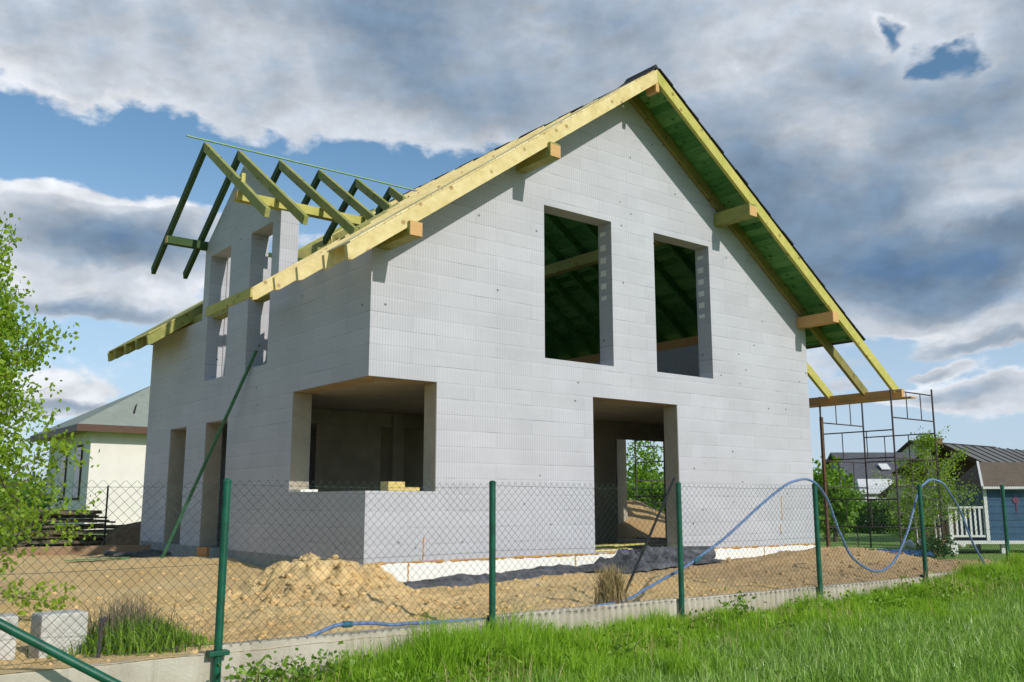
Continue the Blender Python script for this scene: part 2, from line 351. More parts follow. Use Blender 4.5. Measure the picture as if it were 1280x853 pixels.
def build_sand():
    xs = np.concatenate([np.linspace(-9.5, -4, 90), np.linspace(-3.96, 1.5, 200), np.linspace(1.54, 14.4, 260)]); ys = np.concatenate([np.linspace(-5.27, .5, 200), np.linspace(.55, 14, 130)])
    V = []
    for y in ys:
        xe = sand_edge(y)
        for x in xs:
            z = sand_z(x, y); e = xe - x
            if e < .5: z += (lawn_z(x, y)-.08 - z)*min(1, (.5-e)/.7)
            V.append((x, y, z))
    nx = len(xs); idx = np.arange(nx*len(ys)).reshape(len(ys), nx)
    F = np.stack([idx[:-1,:-1], idx[:-1,1:], idx[1:,1:], idx[1:,:-1]], -1).reshape(-1, 4)
    m, t, b = mat('sandy_soil', .95); co = t.n('ShaderNodeTexCoord').outputs['Object']
    n = t.noise(co, 1.3, 6, .65); n2 = t.noise(co, 22, 5, .65); n3 = t.noise(co, 90, 2)
    c = t.mix(t.rng(n, .3, .7), (.73,.475,.20), (.87,.64,.32)); c = t.mix(t.rng(n2, .5, .75, 0, .55), c, (.42,.25,.105)); c = t.mix(t.rng(n3, .6, .85, 0, .4), c, (.80,.62,.36))
    x = t.n('ShaderNodeSeparateXYZ', {0: co}).outputs[0]     # darker dug-up loam along the right half
    c = t.mix(t.math('MULTIPLY', t.rng(t.math('ADD', x, t.math('MULTIPLY', n, 3)), 3.6, 6.4, 0, .75, True), 1), c, (.47,.31,.16))
    L(t, c, b.inputs['Base Color'])
    h = t.math('ADD', t.math('MULTIPLY', n2, .6), t.math('MULTIPLY', n3, .4))
    L(t, t.n('ShaderNodeBump', {'Height': h, 'Strength': .8, 'Distance': .05}).outputs[0], b.inputs['Normal'])
    tag(rawmesh('sand', V, F, m, smooth=True), kind='structure')
    return m
SAND = build_sand()
# loose clods on the sand
mb = MB()
for i in range(3600):
    k = random.random()
    if k < .3: x, y = random.gauss(-1.9, .9), random.gauss(-2.9, 1.0)
    elif k < .6: x, y = random.uniform(-6, 1), random.uniform(-5.1, 3)
    else: x, y = random.uniform(.5, 11.5), random.uniform(-5.1, -.9)
    if y < -5.2 or (x > -.05 and y > -.1): continue
    r = min(.04, .009*random.paretovariate(2.1)); mb.lump((x, y, sand_z(x, y)+r*.15), (r, r*random.uniform(.7,1.2), r*random.uniform(.5,.9)), i, .5, sub=2 if r > .028 else 1)
tag(mb.build('soil_clods', SAND, smooth=True, norm=False), 'loose crumbly clods of sandy soil scattered over the mound', 'soil clods', kind='stuff')

# ------------------------------------------------------------------ HOUSE
W_, Ld, TH = 11.168, 10.684, .36
XR, ZR = W_/2, 9.03
def roof(x): return ZR - (.71 if x < XR else .70)*abs(x-XR)
house = empty('unfinished_house', (W_/2, Ld/2, 0)); house.location = (0, 0, 0)
tag(house, 'unfinished grey block house with bare timber dormer and open window holes', 'house')
def rect(a0, a1, b0, b1): return [(a0,b0),(a1,b0),(a1,b1),(a0,b1)]
ZS, XO, YO, ZT = 1.045, 1.227, 2.632, 2.75
mb = MB()
mb.prism([(0,0),(4.578,0),(4.578,ZT),(6.809,ZT),(6.809,0),(W_,0),(W_,roof(W_)-.05),(XR,ZR-.05),(0,roof(0)-.05),(0,ZT),(XO,ZT),(XO,ZS),(0,ZS)], 1, 0, TH,
         holes=[rect(3.456,5.117,3.352,6.127), rect(6.271,7.917,3.352,6.127)])
gable = mb.build('gable_wall', ICF, house)
mb = MB()
mb.prism([(TH,0),(5.558,0),(5.558,2.49),(6.754,2.49),(6.754,0),(7.927,0),(7.927,2.49),(8.978,2.49),(8.978,0),(Ld,0),(Ld,4.74),(7.35,4.74),(7.35,6.36),(5.42,7.66),(3.45,6.36),(3.45,4.74),(TH,4.74),(TH,ZT),(YO,ZT),(YO,ZS),(TH,ZS)], 0, 0, TH,
         holes=[rect(3.80,4.82,3.38,6.09), rect(5.86,7.02,3.38,6.09)])
mb.build('side_wall', ICF, house)
mb = MB(); mb.prism([(TH,0),(4.1,0),(4.1,ZT),(5.78,ZT),(5.78,0),(Ld,0),(Ld,4.74),(TH,4.74)], 0, W_-TH, W_); mb.build('side_wall', ICF, house)
mb = MB(); mb.prism([(TH,0),(W_-TH,0),(W_-TH,roof(W_-TH)-.05),(XR,ZR-.05),(TH,roof(TH)-.05)], 1, Ld-TH, Ld-.004, holes=[rect(2.2,3.4,1,2.4)]); mb.build('rear_wall', ICF, house)
# block tie-ends: pale square cells in the window jambs
def jambs(x, parent):
    for k in range(6):
        m_ = MB(); z = 6.0 - .25*k
        h = .10 if k not in (0, 5) else .06
        m_.box((x-.006, .16, z-h-.05), (x+.02, .31, z-.03)); m_.build('block_cell', EPS, parent, bevel=.012)
jambs(5.117, gable); jambs(7.917, gable)
# foundation, floors, partitions
mb = MB(); mb.box((-.012, -.012, -.75), (W_+.01, .3, -.004)); f_ = mb.build('foundation_insulation', EPS, house)
mb = MB(); n = 420
mb.tube([(W_*i/n, -.012-.006*nz(i*.11, 0, 1, 3), -.010+.012*nz(i*.07, 1, 1, 5)) for i in range(n+1)], [max(.003, .013+.016*nz(i*.19, 2, 1, 7)+.008*random.uniform(-1,1)) for i in range(n+1)], 6)
mb.build('foam_bead', PUF, f_, smooth=True)
for x, z0, ln in ((.75,-.02,.28),(2.33,-.02,.24),(4.1,-.02,.22),(7.7,-.02,.2),(9.3,-.02,.2),(1.02,.36,.34),(9.9,.42,.2),(9.97,1.0,.5)):
    mb = MB(); n = 14; yy = -.014 if z0 < 0 else -.001
    mb.tube([(x+.008*math.sin(i*1.3), yy, z0-ln*i/n) for i in range(n+1)], [random.uniform(.006,.016) for i in range(n+1)], 6); mb.build('foam_bead', PUF, f_, smooth=True)
mb = MB(); mb.box((-.004, .3, -.75), (.5, Ld, -.003)); mb.box((W_-.5, .3, -.75), (W_+.004, Ld, -.003)); mb.box((.5, Ld-.4, -.75), (W_-.5, Ld, -.003)); mb.build('foundation', GREYCONC, house)
mb = MB(); mb.box((TH+.002, TH+.002, -.25), (W_-TH-.002, Ld-TH-.002, -.04)); mb.build('floor_slab', CONC, house)
mb = MB(); mb.box((TH+.003, TH+.003, ZT+.003), (W_-TH-.003, Ld-TH-.003, 3.06)); mb.build('ceiling_slab', CONC_D, house)
for a, b_ in (((.02,.02),(XO,TH-.004)), ((.02,TH+.006),(TH-.004,YO)), ((4.578,.02),(6.809,TH-.004))):
    mb = MB(); mb.box((a[0],a[1],ZT-.006),(b_[0],b_[1],ZT-.002)); mb.build('lintel_board', SOFF, gable)
REV = simple('beige_reveal', (.46,.405,.315), .85, .1, 4, .2, 30)
for a, b_ in (((XO-.005,.012,ZS),(XO-.001,TH-.01,ZT-.008)), ((.012,YO-.005,ZS+.05),(TH-.01,YO-.001,ZT-.008)), ((6.804,.012,-.03),(6.808,TH-.01,ZT-.008)), ((4.579,.012,-.03),(4.583,TH-.01,ZT-.008)),
              ((.012,8.973,.0),(TH-.01,8.977,2.48)), ((.012,6.749,.0),(TH-.01,6.753,2.48)), ((W_-TH+.01,5.775,-.03),(W_-.012,5.779,ZT-.01))):
    mb = MB(); mb.box(a, b_); mb.build('reveal', REV, gable if a[1] < 1 else house)
mb = MB(); mb.prism([(4.3,-.04),(8.55,-.04),(8.55,2.36),(W_-TH-.01,2.36),(W_-TH-.01,ZT),(4.3,ZT)], 1, 3.5, 3.68); mb.build('partition_wall', CONC_D, house)
mb = MB(); mb.box((1.72, 5.0, -.04), (3.12, 5.18, 2.55)); mb.box((3.36,4.9,-.04),(3.62,5.18,ZT)); mb.box((.37,4.96,2.45),(4.3,5.2,ZT-.003)); mb.build('partition_wall', CONC_D, house)
mb = MB(); mb.box((4.3, 3.7, -.04), (4.45, 8.4, ZT-.003)); mb.build('partition_wall', CONC_D, house)
# sill piece and offcuts come later as things of their own

# --- roof timbers
mb = MB(); mb.box((.10,-.93,4.745),(.32,11.3,4.965)); pl = mb.build('purlin', [OLIVE], house, bevel=.006)
mb = MB(); mb.box((2.82,-.93,6.615),(3.05,11.3,6.868)); mb.build('purlin', OLIVE, house, bevel=.006)
mb = MB(); mb.box((8.118,-.93,6.615),(8.348,11.3,6.878)); mb.build('purlin', OLIVE, house, bevel=.006)
mb = MB(); mb.box((10.848,-.93,4.745),(11.068,11.3,4.98)); mb.build('purlin', ORANGE, house, bevel=.006)
mb = MB(); mb.box((XR-.06,.38,8.44),(XR+.06,11.2,8.70)); mb.build('ridge_beam', OLIVE, house, bevel=.006)
for x in (.10, 2.82, 8.118, 10.848):     # fresh-cut ends
    z = 4.745 if x in (.10, 10.848) else 6.615; ww = .22 if z < 5 else .23
    mb = MB(); mb.box((x+.004,-.936,z+.004),(x+ww-.004,-.9305,z+.216)); mb.build('purlin_end', ORANGE, house)
mb = MB(); mb.box((XR-.045,-.85,8.58),(XR+.045,-.60,8.80)); mb.build('ridge_block', ORANGE, house)
def rafter(y0, y1, xe, dv, mt, side, xt=None, name='rafter', dz=0):   # side -1 left, +1 right; plumb cut at the ridge
    xt = XR + side*.002 if xt is None else xt
    m_ = MB(); pts = [(xt, roof(xt)+dz), (xe, roof(xe)+dz), (xe-side*.03, roof(xe)-dv*.8+dz), (xe-side*.10, roof(xe-side*.1)-dv+dz), (xt, roof(xt)-dv+dz)]
    m_.prism(pts, 1, y0, y1); return m_.build(name, mt, house, bevel=.004)
XE = 12.05; XL = -.88
# verge rafters: fresh yellow planks
rafter(-.862, -.79, XL, .27, YEL, -1, name='verge_rafter')
rafter(-.862, -.79, 13.46, .26, YGR, 1, name='verge_rafter')
for y in (-.16, .74, 1.58, 2.50): rafter(y, y+.08, XL, .26, YEL, -1)
for y in (8.18, 9.0, 9.85, 10.7): rafter(y, y+.08, XL, .26, OLIVE, -1)
rafter(11.22, 11.29, XL, .26, YGR, -1, name='verge_rafter')
for y in (3.4, 4.25, 5.1, 5.95, 6.8, 7.55):
    rafter(y, y+.08, 4.02-abs(y+.04-5.42)*.93, .24, YEL, -1)
rafter(.86, .94, 13.46, .25, YGR, 1)
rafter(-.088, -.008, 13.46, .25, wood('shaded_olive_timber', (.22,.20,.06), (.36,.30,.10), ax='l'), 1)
for y in (1.7, 2.55, 3.4, 4.25, 5.1, 5.95, 6.8, 7.65, 8.5, 9.35, 10.2, 11.2): rafter(y, y+.08, XE, .25, GREEN, 1)
mb = MB()
for k_ in range(34):
    xa_, xb_ = .42+.148*k_, .42+.148*k_+.142; mb.add([(x_, y_, roof(x_)-.262-q_) for q_ in (0, .02) for x_, y_ in ((xa_,.38),(xb_,.38),(xb_,2.56),(xa_,2.56))], [(0,1,2,3),(7,6,5,4),(0,4,5,1),(1,5,6,2),(2,6,7,3),(3,7,4,0)])
mb.build('light_block_boards', GREEN, house)  # boards added under the left rafters to keep daylight out of the attic
# loose eaves board running on past the last rafter of the front strip
mb = MB(); z_ = roof(XL); mb.box((XL-.032, 2.46, z_-.175), (XL-.002, 4.56, z_-.005)); mb.build('eaves_board', YGR, house, bevel=.003)
# sheathing: boards laid along the house, one island each; the left slope is open round the dormer
def boards(y0, y1, xa, xb, side, jig=.03):
    m_ = MB(); n = int(abs(xb-xa)/.135)
    for k in range(n):
        x0 = xa + (xb-xa)*k/n; x1 = xa + (xb-xa)*(k+1)/n; x1 -= (x1-x0)*.04
        ya = y0((x0+x1)/2) if callable(y0) else y0; yb = y1((x0+x1)/2) if callable(y1) else y1
        if yb-ya < .1: continue
        a = ya + random.uniform(-jig, jig*.4); b_ = yb + random.uniform(-jig, jig)
        z0, z1 = roof(x0)+.003, roof(x1)+.003; q = .0245
        vs = [(x0,a,z0),(x1,a,z1),(x1,a,z1+q),(x0,a,z0+q),(x0,b_,z0),(x1,b_,z1),(x1,b_,z1+q),(x0,b_,z0+q)]
        m_.add(vs, [(0,1,2,3),(7,6,5,4),(0,4,5,1),(1,5,6,2),(2,6,7,3),(3,7,4,0)])
    return m_
def vly(x): return max(0, min(3, (7.97-(5.07+.71*x))/.675))
s1 = boards(-.80, -.10, -.80, XR-.02, -1, .004).build('roof_sheathing', YEL, house)
s1b = boards(8.16, 11.29, -.86, 1.5, -1, .02).build('roof_sheathing', YGR, house)
s2 = boards(-.80, 11.27, XR+.02, XE, 1, .03).build('roof_sheathing', GREEN, house)
def felt(y0, y1, xa, xb, parent, step=.36):
    m_ = MB(); n = max(1, int(abs(xb-xa)/step))
    for k in range(n):
        x0 = xa + (xb-xa)*k/n; x1 = xa+(xb-xa)*(k+1)/n; j = random.uniform(-.015, .015)
        h0 = .031 + (.003 if k % 2 else 0); h1 = h0+.022; a = y0+j
        vs = [(x0,a,roof(x0)+h0),(x1,a,roof(x1)+h0),(x1,a,roof(x1)+h1+.012),(x0,a,roof(x0)+h0+.010),(x0,y1,roof(x0)+h0),(x1,y1,roof(x1)+h0),(x1,y1,roof(x1)+h1+.012),(x0,y1,roof(x0)+h0+.010)]
        m_.add(vs, [(0,1,2,3),(7,6,5,4),(0,4,5,1),(1,5,6,2),(2,6,7,3),(3,7,4,0)])
    return m_.build('roofing_felt', FELT, parent)
felt(-.89, 11.26, XR+.03, 12.14, s2)
mb = MB(); mb.prism([(XR-.30, roof(XR-.30)+.034), (XR-.10, roof(XR-.1)+.06), (XR-.01, ZR+.11), (XR+.16, roof(XR+.16)+.075), (XR+.02, ZR+.03), (XR-.02, ZR+.03)], 1, -.84, -.05); mb.build('felt_flap', FELT, s2)
for k in range(9):       # felt turned over the ridge, in lengths with bare gaps
    mb = MB(); y = .0 + 1.25*k; mb.prism([(XR-.05, roof(XR-.05)+.004), (XR, ZR+.018), (XR+.05, roof(XR+.05)+.05), (XR+.05, roof(XR+.05)+.034)], 1, y, y+random.uniform(.7,.95)); mb.build('ridge_strip', FELT, s2)
# eaves beam of the covered terrace
mb = MB(); mb.bar((13.36, -1.02, 3.355), (13.36, 3.2, 3.355), .12, .20); mb.build('eaves_beam', ORANGE, house, bevel=.006)
mb = MB(); mb.bar((13.30, -1.3, 3.235), (13.30, 3.2, 3.235), .24, .03); mb.build('beam_plank', ORANGE, house)
# --- dormer
YD, ZD, SD = 5.42, 7.97, .675
def dr(y): return ZD - SD*abs(y-YD)
def drafter(x, side, yf, dv=.2, w=.085, mt=OLIVE):
    m_ = MB(); yt = YD + side*.002
    m_.prism([(yt, dr(yt)), (yf, dr(yf)), (yf-side*.05, dr(yf)-dv*.75), (yf-side*.10, dr(yf-side*.1)-dv), (yt, dr(yt)-dv)], 0, x-w/2, x+w/2); m_.build('dormer_rafter', mt, house, bevel=.004)
def valley_y(x): return (ZD - (5.07+.71*x))/SD     # half width at the main roof plane
for k, x in enumerate([-.80, -.10, .80, 1.70, 2.60, 3.46]):
    for s in (-1, 1):
        if k < 2: yf = YD + s*(3.27 if s < 0 else 2.95)
        else: yf = YD + s*(valley_y(x)-.04)
        drafter(x, s, yf, mt=OLIVE if s < 0 else SGREEN)
for y0 in (3.41, 7.26):
    mb = MB(); mb.box((-.86, y0, 6.235 if y0 < 5 else 6.30), (2.3, y0+.16, 6.405 if y0 < 5 else 6.47)); p_ = mb.build('dormer_plate', YGR if y0 < 5 else SGREEN, house, bevel=.004)
    m_ = MB(); m_.box((-.868, y0+.01, 6.25 if y0 < 5 else 6.31), (-.8605, y0+.15, 6.39 if y0 < 5 else 6.46)); m_.build('plate_end', ORANGE, p_)
mb = MB(); mb.bar((-.80, 3.35, 6.38), (-.80, 3.35, 6.72), .07, .05, (0,1,0)); mb.build('cleat', YGR, house)
for s in (-1, 1):
    a = Vector((.86, YD+s*3.35, 5.62)); b_ = Vector((4.1, YD+s*.06, 7.80)); mb = MB(); mb.bar(a, b_, .09, .2); mb.build('valley_rafter', OLIVE, house)
mb = MB(); mb.bar((-1.2, YD, ZD+.045), (4.4, YD, ZD+.045), .045, .022); mb.build('ridge_lath', simple('pale_green_lath', (.30,.48,.24), .7, .1), house)
for x, z in ((1.1, 5.5), (1.9, 6.0)):
    mb = MB(); mb.bar((x, 2.7, z-.75), (x+.35, 2.7, z+.25), .08, .08); mb.build('strut', OLIVE, house)
mb = MB(); mb.prism([(TH+.002,3.062),(2.5,3.062),(2.5,6.28),(TH+.002,6.28)], 1, 6.985, 7.335); mb.build('dormer_cheek', ICF, house)

# ------------------------------------------------------------------ loose things at the house
o = MB(); o.box((0.07,.06,ZS+.002),(.001+.36,.30,ZS+.14)); ob = o.build('foam_block', YFOAM, bevel=.006); ob.location = (.35, 0, 0); tag(ob, 'larger yellow foam offcut lying on the corner parapet', 'foam offcut')
p = on(503,612,1,.1); o = MB(); o.box((p.x,.05,ZS+.002),(p.x+.28,.27,ZS+.06)); o.build('foam_block', YFOAM, bevel=.006)
tag(bpy.data.objects['foam_block.001'], 'small flat yellow foam offcut beside the larger one on the parapet', 'foam offcut')
o = MB(); o.box((-.012, 2.15, ZS+.002), (.30, YO-.01, ZS+.045)); tag(o.build('sill_strip', EPS, bevel=.004), 'white strip on the sill by the jamb of the corner opening', 'foam strip')
o = MB(); a = Vector((-.80, 6.50, sand_z(-.8,6.5)+.0)); b_ = Vector((.02, 4.35, 3.70)); o.tube([a, b_], .032, 10); o.bar(a+Vector((0,0,.02)), a+Vector((0,0,.035)), .12, .12)
tag(o.build('prop_pole', simple('faded_green_paint', (.06,.20,.10), .5, .2, 8)), 'long green steel pole leaning from the sand to the dormer window sill', 'pole')
def lying(name, m_, mt, label, cat, group=None, **k): return tag(m_.build(name, mt, **k), label, cat, group)
o = MB(); p = on(255,699,2,-.1); sx, sy = -.25+.0, 5.74
o.bar((-.29, 5.72, sand_z(-.29,5.72)-.02), (-.28, 5.73, sand_z(-.29,5.72)+.19), .20, .12); lying('clay_brick', o, BRICK, 'orange clay brick standing on end in the sand', 'brick', bevel=.008)
o = MB(); n_ = 8
for i in range(n_):
    for j in range(3):
        x = -2.45 + .75*i/n_*1.0; pass
vs = []; fs = []
for i in range(9):
    for j in range(4):
        x = -2.55+.10*i + .12*j; y = 6.55 - .07*i + .18*j; vs.append((x, y, sand_z(x, y)+.035+.02*nz(x, y, 3)))
for i in range(8):
    for j in range(3): fs.append((i*4+j, i*4+j+1, i*4+j+5, i*4+j+4))
o = MB(); o.add(vs, fs); ob = lying('green_sheet', o, SHEET, 'flat green membrane strip lying on the sand left of the house', 'sheet'); ob.modifiers.new('t', 'SOLIDIFY').thickness = .012
# ground sheet by the right corner
vs = []; fs = []; c0 = on(1022, 700, 2, -.2)
for i in range(12):
    for j in range(8):
        x = 9.75 + .15*i; y = -1.0 + .13*j - .04*i; vs.append((x, y, max(sand_z(x, y)+.05, -.14-.06*abs(j-3))+.05*nz(x, y, 2.5, 4)))
for i in range(11):
    for j in range(7): fs.append((i*8+j, i*8+j+1, i*8+j+9, i*8+j+8))
o = MB(); o.add(vs, fs); ob = lying('green_sheet', o, SHEET, 'rumpled pale green netting sheet at the right foot of the gable', 'sheet'); ob.modifiers.new('t', 'SOLIDIFY').thickness = .012
# black foil strip along the white foundation
vs = []; fs = []; N_, K_ = 90, 12
for i in range(N_):
    x = .15 + 4.6*i/(N_-1)
    for j in range(K_):
        v_ = j/(K_-1); wid = .50 + .12*nz(x, 0, 1.2, 3) + .1*min(1, x/2)
        y = -.34 - wid*v_ - .06*nz(x, v_, 3, 5)
        z = sand_z(x, y)+.025 + (.07 + .12*abs(nz(x, v_, 1.5, 6)) + .05*nz(x*1.0, v_*3, 4, 2))*math.sin(PI*min(1, v_))**.7*(1-v_**6) + .05*(1-v_) - .03*v_**6
        vs.append((x, y, z))
for i in range(N_-1):
    for j in range(K_-1): fs.append((i*K_+j, i*K_+j+1, i*K_+j+K_+1, i*K_+j+K_))
o = MB(); o.add(vs, fs); ob = lying('plastic_sheet', o, PLAST, 'long black plastic foil strip draped along the white foundation', 'plastic sheet', smooth=True); md_ = ob.modifiers.new('t', 'SOLIDIFY'); md_.thickness = .012; md_.offset = 0
vs = []; fs = []; N_, K_ = 60, 30
for i in range(N_):
    for j in range(K_):
        u, v_ = i/(N_-1), j/(K_-1); x = 3.55 + 2.1*u + .1*nz(v_*2, u, 2, 3); y = -1.75 + 1.35*v_ - .22*u
        hump = math.sin(PI*min(1, max(0, u)))**.6*math.sin(PI*v_)**.7
        r1 = 1-abs(nz(x, y, 2.1, 11)); r2 = 1-abs(nz(x, y, 4.6, 2))
        vs.append((x, y, sand_z(x, y)+.03 + hump*(.10 + .24*r1*r1 + .12*r2*r2 - .08)))
for i in range(N_-1):
    for j in range(K_-1): fs.append((i*K_+j, i*K_+j+1, i*K_+j+K_+1, i*K_+j+K_))
o = MB(); o.add(vs, fs); ob = lying('plastic_sheet', o, PLAST, 'crumpled heap of dark grey plastic foil below the doorway', 'plastic sheet'); ob.modifiers.new('t', 'SOLIDIFY').thickness = .008
o = MB(); zz = -.02; o.tube([(5.3,-.62,zz),(6.1,-.72,zz-.02),(6.62,-.86,zz-.02)], [.13,.145,.14], 18); o.tube([(6.60,-.86,zz-.02),(6.67,-.88,zz-.02)], .085, 14)
lying('membrane_roll', o, PLAST, 'rolled-up dark membrane lying in front of the doorway', 'membrane roll')
# planks in the doorway
for k, (px, py, ang, ln, wd) in enumerate([(765,684,.2,.9,.10),(785,688,-.5,1.1,.12),(775,680,.9,.8,.09),(810,681,.05,.9,.16),(800,689,.15,1.0,.1)]):
    q = on(px, py, 2, .02+.012*k); q.y = min(max(q.y, .5), 1.6); d_ = Vector((math.cos(ang), math.sin(ang)*.6, .02*(k%2)))
    q.z = -.02 + .03*k; q.x = min(max(q.x, 5.2), 6.3)
    o = MB(); o.bar(q-d_*ln/2, q+d_*ln/2, wd, .026); ob = o.build('plank', [YGR, YEL, GREEN, YGR, OLIVE][k])
    tag(ob, ['yellow green offcut plank crossing the middle of the doorway pile', 'pale yellow plank slanting out of the doorway pile', 'green plank at the back of the doorway pile', 'widest plank lying flat near the right jamb of the doorway', 'olive plank topmost in the doorway pile'][k], 'plank', 'offcut planks in the doorway')
o = MB(); a = Vector((.70,-4.55,-.24)); b_ = on(843,598,1,-4.3); o.tube([a, b_], .016, 7); lying('steel_rod', o, DARKST, 'thin dark steel rod leaning out of the soil before the doorway', 'rod')
# dark strips near the side door
for k in range(3):
    o = MB(); pts = [(-1.05+.28*i, 8.9-.12*i+.3*k+.08*math.sin(i*1.7+k), sand_z(-1.05+.28*i, 8.9)+.05+.03*math.sin(i*2+k)) for i in range(6)]; o.tube(pts, .035+.012*k, 7)
    lying('drain_pipe', o, PLAST, ['black pipe nearest the green pole by the side doors', 'middle black pipe on the ground by the side doors', 'farthest and thickest black pipe by the side doors'][k], 'pipe', 'black pipes by the side doors')
# timber stack and soil heap behind the left corner
stk = empty('timber_stack', (-.6, 12.9, -.3)); tag(stk, 'untidy stack of dark weathered boards behind the left corner of the house', 'timber stack')
GREYW = wood('weathered_timber', (.07,.06,.045), (.20,.155,.10), ax='x')
for k in range(44):
    lv = k//5; z = .06 + lv*.115 + random.uniform(-.015,.015); y = (k % 5)*.19; dx = random.uniform(-.35,.25)
    o = MB(); o.bar((-1.5+dx, y+random.uniform(-.2,.2), z+random.uniform(-.06,.06)), (1.5+dx-lv*.16, y+random.uniform(-.3,.3), z+random.uniform(-.11,.09)), random.choice((.10,.15,.2)), .045); o.build('board', GREYW, stk)
o = MB(); o.lump((1.0, 12.0, -.35), (1.5, .9, 1.0), 4, .3, sub=3); lying('soil_heap', o, simple('brown_soil', (.22,.14,.08), .95, .25, 8, .6, 25), 'brown soil heap beside the timber stack', 'soil heap', smooth=True)
o = MB(); o.bar((-2.9, 10.6, -.18), (.7, 9.7, -.18), .06, .22); lying('long_plank', o, wood('brown_plank', (.26,.16,.09), (.34,.23,.14)), 'long brown plank on edge on the ground behind the sand', 'plank')
# pallets wall board standing by left
# ------------------------------------------------------------------ scaffold
def scaffold(xs_, ys_, tops, xz, yz, label):
    x0, y0 = (xs_[0]+xs_[1])/2, (ys_[0]+ys_[1])/2
    scf = empty('scaffold', (x0, y0, -.25)); tag(scf, label, 'scaffold')
    P_ = lambda x, y, z: (x-x0, y-y0, z+.25)
    for i, (x, y) in enumerate([(a, b) for a in xs_ for b in ys_]):
        o = MB(); o.tube([P_(x,y,-.28), P_(x,y,tops[i])], .021, 8); o.build('leg', RUST, scf)
    def rails(axis, fixed, z1, z2):
        o = MB(); a, b_ = (xs_ if axis == 0 else ys_); mk = (lambda s, z: P_(s, fixed, z)) if axis == 0 else (lambda s, z: P_(fixed, s, z))
        for z in (z1, z2): o.tube([mk(a, z), mk(b_, z)], .015, 6)
        for f in (.36, .70): o.tube([mk(a+(b_-a)*f, z1), mk(a+(b_-a)*f, z2)], .012, 6)
        o.build('frame', RUST, scf)
    for y in ys_:
        for z in xz: rails(0, y, z, z-.62)
    for x in xs_:
        for z in yz: rails(1, x, z, z-.62)
scaffold((12.90, 14.74), (-.97, .88), (3.42, 3.2, 3.55, 3.55), (3.40, 1.86, .30), (2.50, .95), 'rusty square-frame tube scaffold tower under the terrace eaves')
scaffold((12.35, 14.1), (4.15, 6.6), (3.2, 3.2, 3.2, 3.2), (3.1, 1.5), (2.62, 1.05), 'tube scaffold tower seen through the main doorway')
o = MB(); o.bar((11.62, .02, -.3), (11.60, .0, 2.78), .075, .05, (0,1,0)); lying('wooden_post', o, simple('rust_brown_wood', (.17,.085,.045), .9, .3, 14), 'rust brown post standing against the right edge of the gable', 'post')

# ------------------------------------------------------------------ fence
FY = -5.31
fence = empty('chain_link_fence', (0, FY, -.4)); tag(fence, 'green chain link fence with round posts on a low ribbed concrete base', 'fence')
posts_x = [-9.14+2.5*k for k in range(0, 11)]
def ptop(x): return 1.03 + .008*(x+4)
for x in posts_x:
    if x == -9.14: continue
    zt = ptop(x)
    o = MB(); ln_ = random.gauss(0, .007); o.tube([(x, 0, -.35), (x+ln_, ln_*.6, zt+.4-.01)], .030, 14); o.tube([(x+ln_,ln_*.6,zt+.39),(x+ln_,ln_*.6,zt+.405),(x+ln_,ln_*.6,zt+.42)], [.033,.033,.018], 14)
    if x < -5: continue
    pst = o.build('post', GPAINT, fence, smooth=False)
    if abs(x+4.14) > .1: continue
    o = MB(); o.bar((x-.075, .0, .19), (x+.075, .0, .19), .085, .035); o.build('post_clamp', GPAINT, pst, bevel=.004)
# brace and off-frame end post
A_, B_ = on(0,780,1,-5.42), on(140,853,1,-5.56); dv_ = (B_-A_).normalized(); top_ = A_ - dv_*1.15; bot_ = B_ + dv_*.3
o = MB(); o.tube([top_-fence.location, bot_-fence.location], .030, 14); o.build('brace', GPAINT, fence)
o = MB(); o.tube([(top_.x, top_.y-FY, -.4), (top_.x, top_.y-FY, 1.4)], .04, 14); o.build('post', GPAINT, fence)
# mesh panels
def mesh_panel(x0, x1, z0, z1, p=.0755):
    o = MB(); r = .0015; ph = random.uniform(0, p)
    def wob(x, z): return (.012*math.sin(x*1.3+z) + .006*math.sin(x*5+z*3))
    def seg(a, b_):
        n = 5; pts = []
        for i in range(n+1):
            x = a[0]+(b_[0]-a[0])*i/n; z = a[1]+(b_[1]-a[1])*i/n; pts.append((x+.004*math.sin(z*9+x*4), .03+wob(x, z), z))
        o.tube(pts, r, 3, cap=False)
    w_, h_ = x1-x0, z1-z0
    for sgn in (1, -1):
        k = -h_ - ph
        while k < w_:
            a0_, a1_ = max(0, k), min(w_, k+h_)
            if a1_-a0_ > .02:
                if sgn > 0: seg((x0+a0_, z0+(a0_-k)), (x0+a1_, z0+(a1_-k)))
                else: seg((x0+a0_, z1-(a0_-k)), (x0+a1_, z1-(a1_-k)))
            k += p
    return o
for k in range(len(posts_x)-1):
    x0, x1 = posts_x[k], posts_x[k+1]; zt = ptop((x0+x1)/2)+.4
    zb = .22
    mp = mesh_panel(x0, x1, zb, zt+.005); mo = mp.build('mesh_panel', WIRE, fence, norm=False)
    o = MB()
    for z in (zt-.035, (zt+zb)/2, zb+.03):
        o.tube([(x0, .03, z), ((x0+x1)/2, .03, z-.012), (x1, .03, z)], .0021, 4)
    o.build('tension_wire', WIRE, mo)
